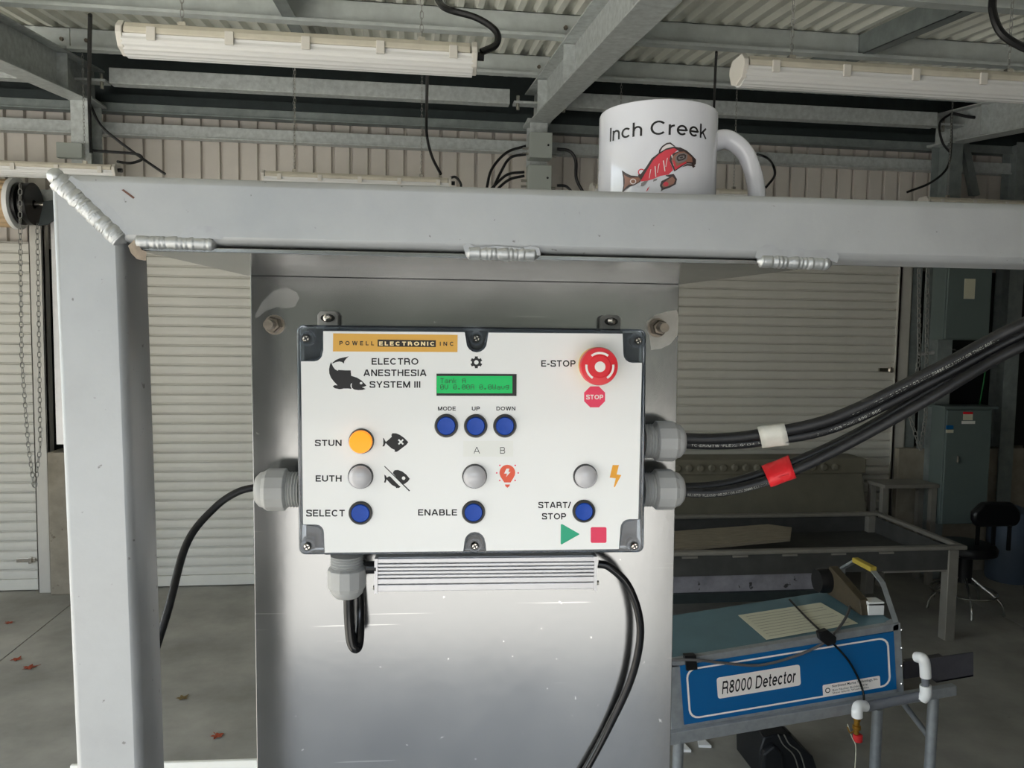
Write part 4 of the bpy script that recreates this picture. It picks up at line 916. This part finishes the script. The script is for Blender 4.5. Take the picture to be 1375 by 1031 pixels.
# leaping fish emblem
pr('fish_emblem', [zl([(332, 332), (300, 340), (250, 350), (212, 366), (186, 388), (178, 402), (190, 396), (215, 385), (245, 380), (270, 385), (288, 400), (290, 378), (305, 358)])], inkm)
pr('fish_emblem', [zl([(170, 385), (158, 410), (150, 450), (152, 490), (168, 530), (195, 565), (228, 600), (200, 598), (183, 610), (205, 628), (250, 636), (285, 630), (330, 630), (358, 634),
    (348, 608), (350, 588), (362, 580), (358, 600), (362, 622), (380, 638), (420, 645), (455, 643), (488, 634), (470, 624), (455, 618), (475, 612), (495, 604), (480, 585), (450, 555), (410, 530), (355, 512), (352, 480), (350, 462), (300, 462), (236, 458), (230, 466), (205, 452), (185, 425), (175, 400)]),
    zl([(446+13*math.cos(a), 580+11*math.sin(a)) for a in [2*PI*k/12 for k in range(12)]])], inkm)
gear = []
for k in range(6):
    for a_, r_ in ((-14, 8.2), (14, 8.2), (19, 6.0), (41, 6.0)): an = math.radians(k*60+a_+30-30); gear.append((639.6+r_*math.sin(an), 486.4-r_*math.cos(an)))
pr('gear_symbol', [gear, disc(639.6, 486.4, 3.0, 16)], inkm)
def z5(pts): return zl(pts, 6.25, 500, 560)
xc = lambda cx, cy, r, w: [(cx+a*math.cos(PI/4)-b_*math.sin(PI/4), cy+a*math.sin(PI/4)+b_*math.cos(PI/4)) for a, b_ in ((r,-w),(r,w),(w,w),(w,r),(-w,r),(-w,w),(-r,w),(-r,-w),(-w,-w),(-w,-r),(w,-r),(w,-w))]
pr('fish_symbol', [z5([(88, 173), (97, 178), (106, 196), (114, 208), (135, 190), (162, 165), (160, 148), (168, 135), (200, 136), (230, 148), (265, 172), (302, 210), (285, 232), (255, 255), (225, 278), (205, 291), (186, 290), (188, 275), (160, 262), (135, 240), (112, 217), (100, 245), (84, 245), (92, 225), (92, 195)]), z5(xc(239, 208, 28, 6.5))], inkm)
pr('fish_symbol', [z5([(188, 445), (215, 443), (250, 455), (285, 482), (314, 517), (300, 538), (268, 562), (250, 560), (215, 520), (172, 470), (178, 455)]), z5([(262+15*math.cos(a), 512+15*math.sin(a)) for a in [2*PI*k/14 for k in range(14)]])], inkm)
pr('fish_symbol', [z5([(100, 482), (112, 490), (122, 508), (140, 495), (152, 500), (185, 535), (225, 575), (238, 582), (225, 594), (200, 595), (195, 585), (165, 570), (140, 545), (120, 522), (110, 550), (98, 548), (104, 525)])], inkm)
pr('slash', [z5([(98, 413), (104, 409), (316, 616), (309, 623)])], inkm)
pr('bulb_symbol', [z5([(1133+66*math.cos(math.radians(a)), 466+66*math.sin(math.radians(a))) for a in range(150, 391, 12)]+[(1175, 525), (1160, 548), (1108, 548), (1092, 525)]), z5([(1125, 432), (1150, 432), (1142, 460), (1160, 460), (1122, 503), (1130, 474), (1105, 474)])], coral)
pr('bulb_symbol', [z5([(1112, 565), (1155, 565), (1150, 578), (1133, 593), (1116, 578)])], coral)
for (x, y) in ((1070, 405), (1199, 405), (1044, 468), (1224, 468), (1069, 531), (1198, 531)): pr('bulb_symbol', [z5([(x+7*math.cos(a), y+7*math.sin(a)) for a in [2*PI*k/8 for k in range(8)]])], pinkm)
pr('bolt_symbol', [zl([(928, 268), (963, 268), (950, 320), (976, 324), (940, 392), (934, 390), (945, 342), (911, 338)], 4.1667, 600, 560)], amberp)
pr('play_symbol', [[(753, 704), (755, 703.6), (777.8, 716.6), (777.8, 717.6), (754, 731), (752.8, 730)]], greenm)
pr('stop_square', [rect(793.2, 707.6, 814.4, 728.8, 2.2)], pinkm)
pr('stop_octagon', [[(798.4+15.2*math.cos(math.radians(22.5+45*k)), 532.8+15.2*math.sin(math.radians(22.5+45*k))) for k in range(8)]], pinkm)
tx('STOP', (787, 529.3, 810, 536.2), whitem, L2, w=.2)
# lcd
dsp = part('display', B().prism([fp(586, 501.6, DL-.0006), fp(693.7, 502.2, DL-.0006), fp(693.5, 531.6, DL-.0006), fp(586, 531.3, DL-.0006)], (0, .0006, 0)), blackpl, cb, label='black framed green display')
part('screen', fill([rect(586.4, 504.8, 688, 528)], pm, .0009), lcdm, dsp)
part('screen_text', dotmatrix('Tank A', 591.2, 507.6, 5.86, .98, .98, pm, .0011), lcdt, dsp)
part('screen_text', dotmatrix('0V 0.00A 0.0Wavg', 591, 516.2, 5.84, .98, .98, pm, .0011), lcdt, dsp)
mpp = DL/F
def button(px, py, kind):
    c = fp(px, py, DL); u = mpp
    if kind == 'blue':
        g = part('push_button', B().lathe(c, (0, -1, 0), [(15.9*u, 0), (15.9*u, .0012), (14.8*u, .0025), (12.6*u, .0026), (12.4*u, .001)], 36), blackpl, cb, sm=30)
        part('button_cap', B().lathe(c, (0, -1, 0), [(12.3*u, 0), (12.3*u, .0022), (11.2*u, .0030), (8*u, .0027), (.001*u, .0024)], 32), bluem, g, sm=30)
    elif kind == 'amber':
        g = part('indicator', B().lathe(c, (0, -1, 0), [(17*u, 0), (16.8*u, .0012), (15.9*u, .003), (15*u, .0031)], 36), blackpl, cb, sm=30)
        part('lens', B().lathe(c, (0, -1, 0), [(15.2*u, 0), (15.2*u, .006), (14.2*u, .0075), (.001*u, .0078)], 32), lensy, g, sm=30, label='lit amber lens')
    else:
        g = part('indicator', B().lathe(c, (0, -1, 0), [(17*u, 0), (16.8*u, .0012), (16*u, .003), (15*u, .0031)], 36), blackpl, cb, sm=30)
        part('lens', B().lathe(c, (0, -1, 0), [(15.4*u, 0), (15.4*u, .004)]+[(15.2*u*math.cos(a), .004+.0055*math.sin(a)) for a in (0, .3, .6, .9, 1.2, 1.45, 1.57)], 32), lensw, g, sm=50)
for x, y in ((599.3, 571.3), (638.7, 571.6), (677.8, 571.5), (484.3, 688.3), (635.8, 687.2), (783.8, 686)): button(x, y, 'blue')
button(485.3, 592, 'amber')
for x, y in ((484.3, 639.3), (637.3, 639.2), (785.8, 639)): button(x, y, 'white')
# emergency stop
c = fp(800.5, 490, DL); u = mpp
g = part('emergency_stop', B().lathe(c, (0, -1, 0), [(24.5*u, 0), (24.5*u, .008), (22*u, .010), (14*u, .0105), (14*u, .012)], 40), yellowm, cb, sm=30, label='yellow collar of the red stop button')
hd = .026; ch = fp(805.3, 492, DL-hd); c2_ = Vector((c.x, DL-hd, c.z)); ch = Vector((ch.x, ch.y, ch.z))
part('stop_head', B().lathe(Vector((ch.x, DL-.010, ch.z)), (0, -1, 0), [(16*u, 0), (18*u, .003), (25*u, .009), (25.2*u, .013), (24*u, .0155), (15*u, .016), (14*u, .0165), (.01*u, .0167)], 48), redm, g, sm=30, label='red mushroom head')
hm = lambda x, y, l: fp(x, y, DL-.0268-l)
for a0, a1 in ((-128, -52), (-8, 58+ -0), (122, 188)):
    lp = [(805.5+19.6*math.cos(math.radians(a)), 492+19.6*math.sin(math.radians(a))) for a in [a0+(a1-a0)*k/12 for k in range(13)]]+[(805.5+16.6*math.cos(math.radians(a)), 492+16.6*math.sin(math.radians(a))) for a in [a1+(a0-a1)*k/12 for k in range(13)]]
    part('white_arc', fill([lp], hm, .0001), whitem, g)
part('white_dot', fill([disc(805.8, 492.4, 7.2)], hm, .0001), whitem, g)
# screws
def screw(px, py, dfr, lean=0):
    c = fp(px, py, dfr); u = mpp
    g = part('screw', B().lathe(c, (0, 1, 0), [(3.5*u, -.0012), (5.2*u, 0), (5.4*u, .001), (2.6*u, .0015), (2.6*u, .018)], 16), chrome, cb, sm=40)
    for a in (.5, .5+PI/2):
        dx, dz = math.cos(a), math.sin(a); w = .8*u; L = 3.4*u
        part('cross_slot', B().prism([c+Vector((dx*L-dz*w, -.0014, dz*L+dx*w)), c+Vector((dx*L+dz*w, -.0014, dz*L-dx*w)), c+Vector((-dx*L+dz*w, -.0014, -dz*L-dx*w)), c+Vector((-dx*L-dz*w, -.0014, -dz*L+dx*w))], (0, .0012, 0)), blackpl, g)
    part('boss', B().lathe(Vector((c.x, .647, c.z)), (0, -1, 0), [(11*u, 0), (10.5*u, .005), (9.5*u, .0165), (7*u, .0165), (6.5*u, .006)], 20), mat('clear_boss', (190, 196, 204), .1, 0, trans=.7, ior=1.45), g, sm=40)
for x, y in ((411, 454.5), (640, 454.5), (857, 457.5), (412.5, 734), (637.6, 733), (852, 733)): screw(x, y, .6285)
for x0, x1 in ((427, 455), (806, 833)):
    p, q = fp(x0, 440, .688), fp(x1, 418+(x0 > 600)*5, .688)
    g = part('mounting_foot', B().prism([(x, .685, z) for x, z in [(p.x, p.z-.01), (q.x, p.z-.01), (q.x, q.z-.003), (q.x-.003, q.z), (p.x+.003, q.z), (p.x, q.z-.003)]], (0, .009, 0)), greypl, cb, bev=.001)
    cc_ = Vector(((p.x+q.x)/2, .684, q.z-.006))
    part('slot', B().prism([cc_+Vector((a*.0062, 0, b_*.0035)) for a, b_ in [(math.cos(k*PI/8), math.sin(k*PI/8)) for k in range(16)]], (0, .0005, 0)), blackpl, g)
    part('foot_screw', B().lathe(cc_, (0, -1, 0), [(.0036, 0), (.0036, .002), (.002, .003)], 14), chrome, g, sm=40)

# ---- cable glands
def gland(px, py, d, axis, label, s_=1.0):
    c = fp(px, py, d); ax = Vector(axis); t_ = thing('cable_gland', label, 'cable gland', c, frame=True, group='grey plastic cable glands')
    part('thread', B().lathe(c, ax, [v for k in range(5) for v in ((.0155*s_, .0005+k*.0024), (.0140*s_, .0017+k*.0024))], 24), greypl, t_, sm=25)
    part('nut', B().lathe(c+ax*.011, ax, [(.0150*s_, 0), (.0182*s_, .0015), (.0182*s_, .0165), (.0160*s_, .020)], 12), greypl, t_, bev=.0006)
    part('dome', B().lathe(c+ax*.030, ax, [(.0158*s_, 0), (.0148*s_, .004), (.011*s_, .0075), (.007*s_, .0085)], 24), greypl, t_, sm=40)
    return c
DG = .668
gL = gland(404, 657, DG, (-1, 0, 0), 'grey cable gland on the left side of the box', 1.0)
gR1 = gland(862, 592, DG, (1, 0, 0), 'upper grey cable gland on the right side of the box')
gR2 = gland(861, 657, DG, (1, 0, 0), 'lower grey cable gland on the right side of the box')
gB = gland(466, 744, DG, (0, 0, -1), 'grey cable gland under the box beside the heat sink', .92)
# ---- power supply with fins
t = thing('power_supply', 'finned aluminium driver mounted under the control box', 'heat sink', (.04, .68, -.27), frame=True)
dS = .664
p, q = fp(505, 795, dS), fp(802, 747, dS); X0, X1, Z0, Z1 = p.x, q.x, p.z, q.z
part('case', B().box((X0+.001, dS+.003, Z0), (X1-.001, DP, Z1)), finm, t)
hgt = Z1-Z0; zc0 = Z1
ed = [0, .16, .27, .38, .49, .60, .78, 1.0]
for k in range(7):
    z_a = Z1-hgt*ed[k]-.0004; z_b = Z1-hgt*ed[k+1]+.0004
    part('fin', B().box((X0+.001, dS, z_b), (X1-.001, dS+.004, z_a)), finm, t, bev=.0005)
for xx in (X0, X1-.0014): part('end_plate', B().box((xx-.0014, dS-.0012, Z0-.001), (xx+.0014, DP, Z1)), finm, t)
part('plug', B().cyl((X0-.009, DG, Z1-.009), (X0, DG, Z1-.009), .0055, 14), blackpl, t, sm=True)
part('end_screw', B().cyl((X1+.0005, dS+.006, Z0+.004), (X1+.003, dS+.006, Z0+.004), .002, 10), chrome, t)
part('end_screw', B().cyl((X0-.003, dS+.006, Z0+.002), (X0-.0005, dS+.006, Z0+.002), .002, 10), chrome, t)
def fcable(pts, r, label, m=blackgl, group=None, name='cable', sub=8, seg=12):
    P = [Vector(p) if len(p) == 3 and not isinstance(p[0], int) else fp(*p) for p in pts]
    o = solo(name, B().tube(P, r, seg, sub), m, label, 'cable', P[0], frame=True, group=group, sm=True); return o
def FC(*p): return fp(*p)
fcable([FC(803, 757, .676), FC(818, 761, .674), FC(842, 784, .672), FC(857, 822, .672), FC(859, 862, .676), FC(846, 915, .684), FC(818, 975, .690), FC(783, 1040, .690), FC(740, 1110, .690)], .0036, 'glossy black cable arching down from the heat sink', name='power_cable')
fcable([FC(468, 790, DG), FC(469, 830, .669), FC(472, 860, .668), FC(478, 870, .668), FC(482, 858, .674), FC(483, 820, .684), FC(482, 780, .688), FC(484, 762, .690)], .0046, 'short black cable loop hanging below the bottom gland', name='looped_cable')
fcable([FC(494, 768, .690), FC(488, 763, .690), FC(484, 762, .690)], .0042, 'black cable stub joining the driver plug', name='cable_stub')
fcable([FC(364, 653, DG), FC(345, 654, .668), FC(318, 661, .665), FC(288, 682, .66), FC(252, 727, .64), (-.2135, .60, fp(215, 800, .62).z), (-.228, .575, -.30), (-.228, .57, -.45), (-.225, .57, -1.2)], .0031, 'black cable leaving the left gland behind the post', m=blackrub, name='mains_cable')
grp = 'heavy black cables sweeping to the upper right'
def heavy(c, r, label): return fcable([FC(*p) for p in c], r, label, m=blackrub, group=grp, name='heavy_cable', seg=14)
hA = [(905, 588, .668), (960, 589, .664), (1020, 583, .655), (1120, 561, .635), (1250, 499, .61), (1330, 456, .60), (1375, 434, .59), (1460, 395, .58)]
hB = [(905, 595, .670), (960, 597, .668), (1020, 593, .660), (1120, 574, .64), (1250, 513, .618), (1330, 471, .606), (1375, 448, .598), (1460, 408, .585)]
hC = [(905, 655, .672), (960, 652, .672), (1010, 640, .67), (1070, 619, .66), (1150, 582, .645), (1250, 524, .62), (1330, 478, .61), (1375, 456, .60), (1460, 415, .59)]
hD = [(905, 660, .668), (960, 661, .665), (1015, 650, .66), (1070, 630, .65), (1150, 590, .635), (1250, 534, .61), (1330, 486, .60), (1375, 463, .592), (1460, 422, .58)]
heavy(hA, .0050, 'uppermost heavy cable, from the upper gland'); heavy(hB, .0045, 'second heavy cable, lower one of the upper gland')
heavy(hC, .0043, 'third heavy cable, upper one of the lower gland'); heavy(hD, .0046, 'lowest heavy cable, bright edged, from the lower gland')
# printed lines on the heavy cables
pr_ink = mat('cable_print', (168, 168, 162), .5)
def cable_text(c, r, s, t0, t1, name, off=.0, parent_label=None):
    P = smooth([fp(*p) for p in c], 24); S = [0]
    for i in range(1, len(P)): S.append(S[-1]+(P[i]-P[i-1]).length)
    uv, fs = strokes(s, w=.14, gap=.2)
    def at(u):
        d = (t0+(t1-t0)*u)*S[-1]; i = 1
        while i < len(S)-1 and S[i] < d: i += 1
        k = (d-S[i-1])/(S[i]-S[i-1]); return P[i-1].lerp(P[i], k), (P[i]-P[i-1]).normalized()
    vs = []
    for u, v in uv:
        p, tg = at(u); nrm = Vector((-tg.z, 0, tg.x)).normalized(); h = (v-.5)*r*.62+off*r
        yy = math.sqrt(max(0, r*r-h*h)); vs.append(p+nrm*h+Vector((0, -yy-.00012, 0)))
    return B().add(vs, fs)
def addprint(obj_label, c, r, s, t0, t1, off=0):
    o = next(x for x in COL.objects if x.get('label') == obj_label)
    part('printed_text', cable_text(c, r, s, t0, t1, '', off), pr_ink, o)
SX = 'TC-ER/MTW *FLEXING* OR DP-1 OR AWM 20886 (UL) VW-1 OR THHN 600V 90C'
addprint('uppermost heavy cable, from the upper gland', hA, .0050, SX, .42, .80, -.2)
addprint('second heavy cable, lower one of the upper gland', hB, .0045, SX, .04, .50, -.1)
addprint('lowest heavy cable, bright edged, from the lower gland', hD, .0046, '(UL) MTW *FLEXING* OR DP-1 OR AWM 20886 (UL) VW-1 OR', .03, .235, -.35)
# tape sleeves around cable pairs
def sleeve(pa, pb, ra, rb, w0, w1, m, label, name, extra=0):
    """band round two parallel cables: stadium cross-sections at each end"""
    b = B(); rings = []
    NS = 5
    for k in range(NS):
        u = k/(NS-1); A = pa[0].lerp(pa[1], u); C = pb[0].lerp(pb[1], u); ax = (pa[1]-pa[0]).normalized(); s_ = (A-C).normalized(); f_ = ax.cross(s_).normalized(); ring = []
        wob = 1+.03*math.sin(k*2.1)
        for j in range(9): an = -PI/2+PI*j/8; ring.append(A+(s_*math.cos(an)+f_*math.sin(an))*(ra+.0014)*wob)
        for j in range(9): an = PI/2+PI*j/8; ring.append(C+(s_*math.cos(an)+f_*math.sin(an))*(rb+.0014)*wob)
        rings.append(ring)
    n = 18; vs = [v for r_ in rings for v in r_]
    fs = [(k*n+j, k*n+(j+1) % n, (k+1)*n+(j+1) % n, (k+1)*n+j) for k in range(NS-1) for j in range(n)]
    b.add(vs, fs)
    o = solo(name, b, m, label, 'tape', pa[0], frame=True, sm=60); md = o.modifiers.new('solid', 'SOLIDIFY'); md.thickness = .0006; md.offset = 1
    return o
sleeve((FC(1019, 583, .655), FC(1055, 578, .650)), (FC(1021, 592, .660), FC(1057, 588, .656)), .0050, .0045, 0, 0, tapew, 'white tape sleeve around the upper pair of cables', 'tape_band')
sleeve((FC(1026, 634, .667), FC(1062, 620, .661)), (FC(1031, 645, .658), FC(1066, 632, .651)), .0043, .0046, 0, 0, tapered, 'red tape band around the lower pair of cables', 'tape_band')
o = solo('tape_flag', B().prism([FC(x, y, .646) for x, y in ((1046, 641), (1060, 636), (1058, 642), (1054, 646), (1051, 643))], (0, .0006, 0)), tapered, 'ragged red tape end below the red band', 'tape', FC(1052, 641, .646), frame=True)

# ================================================================== MUG
MR, MD = .0430, .5680
mx = fp(882.5, 200, MD).x; mz0 = fz; ztopm = .1585
mg = thing('mug', 'white ceramic mug with red fish print standing behind the rail', 'mug', (mx, MD, mz0), frame=True)
prof = [(.036, 0), (.0405, .002), (MR, .006), (MR, ztopm-mz0-.002), (MR-.0008, ztopm-mz0), (MR-.0025, ztopm-mz0), (MR-.0035, ztopm-mz0-.002), (MR-.0035, .008), (.03, .005)]
mb = part('mug_body', B().lathe((mx, MD, mz0), (0, 0, 1), prof, 96), ceram, mg, sm=40)
zh1, zh0 = .1425, .062
hp = [(mx+MR-.004, MD, zh1-.002), (mx+MR+.010, MD, zh1+.001), (mx+MR+.024, MD, zh1-.009), (mx+MR+.0325, MD, zh1-.030), (mx+MR+.0335, MD, zh1-.050), (mx+MR+.027, MD, zh1-.068), (mx+MR+.013, MD, zh0), (mx+MR-.004, MD, zh0-.001)]
P_ = smooth(hp, 8)
b = B().tube(hp, .0062, 16, 8, radf=lambda u: .0064+.0016*abs(2*u-1)**3)
part('handle', b, ceram, mg, sm=60)
def onmug(px, py, l=0):
    d = rf(px, py); a = d.x**2+d.y**2; bq = -2*(d.x*mx+d.y*MD); c_ = mx*mx+MD*MD-(MR+.00015+l)**2
    s_ = max(0, bq*bq-4*a*c_); t_ = (-bq-math.sqrt(s_))/(2*a); return Vector((d.x*t_, d.y*t_, d.z*t_))
def mang(px, py): v = onmug(px, py); return math.atan2(v.x-mx, -(v.y-MD)), v.z
a0, _ = mang(819, 185); a1, _ = mang(948.5, 186); _, zb1 = mang(887, 181.8); _, zt1 = mang(887, 161.8)
uv, fs = strokes('Inch Creek', w=.135, gap=.12, space=.36)
R_ = MR+.00022
part('lettering', B().add([(mx+R_*math.sin(a0+(a1-a0)*u), MD-R_*math.cos(a0+(a1-a0)*u), zb1+(zt1-zb1)*v) for u, v in uv], fs), inkm, mb)
def zm(pts): return zl(pts, 5.729, 800, 120)
def mp_(name, pts, m, l=.0002, holes=()): return part(name, fill([zm(pts)]+[zm(h) for h in holes], onmug, l, step=3), m, mb)
mred = mat('mug_print_red', (200, 52, 66), .35); mdk = mat('mug_print_dark', (58, 46, 46), .35); mbr = mat('mug_print_brown', (138, 96, 80), .35); mwh = mat('mug_print_pale', (214, 206, 204), .3); mgy = mat('mug_print_grey', (120, 116, 116), .35)
mp_('fish_print', [(350, 690), (385, 620), (430, 545), (480, 495), (540, 462), (600, 450), (640, 458), (590, 500), (572, 560), (595, 620), (560, 655), (500, 665), (440, 690), (385, 705), (345, 708)], mred)
mp_('fish_print', [(325, 655), (345, 652), (385, 600), (430, 530), (485, 488), (540, 455), (600, 440), (650, 448), (700, 470), (690, 478), (640, 460), (600, 452), (540, 466), (485, 500), (440, 545), (395, 618), (352, 690), (335, 700)], mdk, .0004)
mp_('fish_print', [(483, 492), (488, 465), (510, 435), (545, 412), (575, 408), (615, 440), (600, 438), (570, 418), (545, 424), (515, 445), (498, 475), (495, 490)], mdk, .0004)
mp_('fish_print', [(498, 482), (510, 452), (540, 428), (570, 422), (596, 438), (545, 452)], mwh, .0003)
mp_('fish_print', [(600, 448), (650, 446), (700, 470), (740, 505), (772, 540), (770, 575), (755, 585), (735, 572), (700, 570), (660, 595), (605, 632), (585, 590), (566, 545), (575, 510), (600, 490), (640, 475)], mdk, .0003)
mp_('fish_print', [(608, 500), (640, 480), (680, 478), (712, 500), (740, 525), (745, 560), (700, 560), (655, 582), (612, 615), (592, 575), (582, 545), (590, 520)], mbr, .0005)
mp_('fish_print', [(590, 545), (604, 548), (622, 595), (655, 575), (690, 556), (700, 566), (655, 588), (610, 620)], mred, .0006)
mp_('fish_print', [(612, 520), (635, 495), (680, 486), (706, 500), (704, 535), (680, 556), (630, 568), (614, 545)], mgy, .0007)
mp_('fish_print', [(622, 520), (640, 502), (678, 495), (696, 506), (692, 530), (670, 545), (635, 552), (622, 540)], mdk, .0008)
mp_('fish_print', [(632, 526), (650, 512), (680, 508), (684, 524), (664, 536), (640, 540)], mgy, .0009)
mp_('fish_print', [(642, 526), (655, 518), (672, 516), (670, 526), (655, 532)], mdk, .0010)
mp_('fish_print', [(660, 600), (700, 574), (740, 575), (768, 590), (750, 605), (738, 590), (705, 586)], mdk, .0004)
mp_('fish_print', [(200, 622), (235, 645), (270, 662), (330, 668), (350, 690), (340, 712), (300, 735), (262, 748), (230, 770), (200, 802), (212, 740), (210, 680)], mdk, .0003)
mp_('fish_print', [(215, 655), (240, 670), (262, 680), (258, 730), (232, 752), (215, 770), (222, 720), (222, 690)], mbr, .0005)
mp_('fish_print', [(262, 680), (330, 676), (345, 692), (330, 712), (290, 732), (262, 735), (250, 710)], mbr, .0005)
mp_('fish_print', [(287+24*math.cos(a), 708+22*math.sin(a)) for a in [2*PI*k/16 for k in range(16)]], mwh, .0007)
mp_('fish_print', [(287+17*math.cos(a), 708+15*math.sin(a)) for a in [2*PI*k/16 for k in range(16)]], mbr, .0008)
mp_('fish_print', [(352+28*math.cos(a), 636+26*math.sin(a)) for a in [2*PI*k/16 for k in range(16)]], mred, .0003, holes=[[(352+20*math.cos(a), 636+18*math.sin(a)) for a in [2*PI*k/16 for k in range(16)]]])
mp_('fish_print', [(540, 660), (600, 650), (625, 690), (615, 730), (570, 755), (520, 772), (500, 785), (505, 765), (493, 740), (505, 705), (535, 690), (565, 675), (535, 665)], mdk, .0003)
mp_('fish_print', [(515, 725), (545, 700), (590, 670), (612, 695), (600, 725), (560, 745), (520, 755), (508, 740)], mbr, .0005)
mp_('fish_print', [(540+20*math.cos(a), 728+18*math.sin(a)) for a in [2*PI*k/16 for k in range(16)]], mred, .0007)
mp_('fish_print', [(345, 745), (350, 720), (375, 705), (405, 700), (385, 722), (365, 745)], mgy, .0003)
mp_('fish_print', [(440, 710), (445, 692), (475, 685), (468, 700)], mgy, .0003)
mp_('fish_print', [(385, 790), (398, 760), (415, 745), (400, 775)], mred, .0003)
for k in range(6):
    x = 420+k*32; y = 625-k*22
    mp_('fish_print', [(x, y-10), (x+8, y-14), (x+10+k*3, y+70), (x+4+k*3, y+72)] if k % 2 else [(x, y-8), (x+6, y-12), (x-8, y+60), (x-12, y+58)], mwh, .0005)
# mug stands on the flange: small white paper scrap at its left in the photo belongs to the far lamp
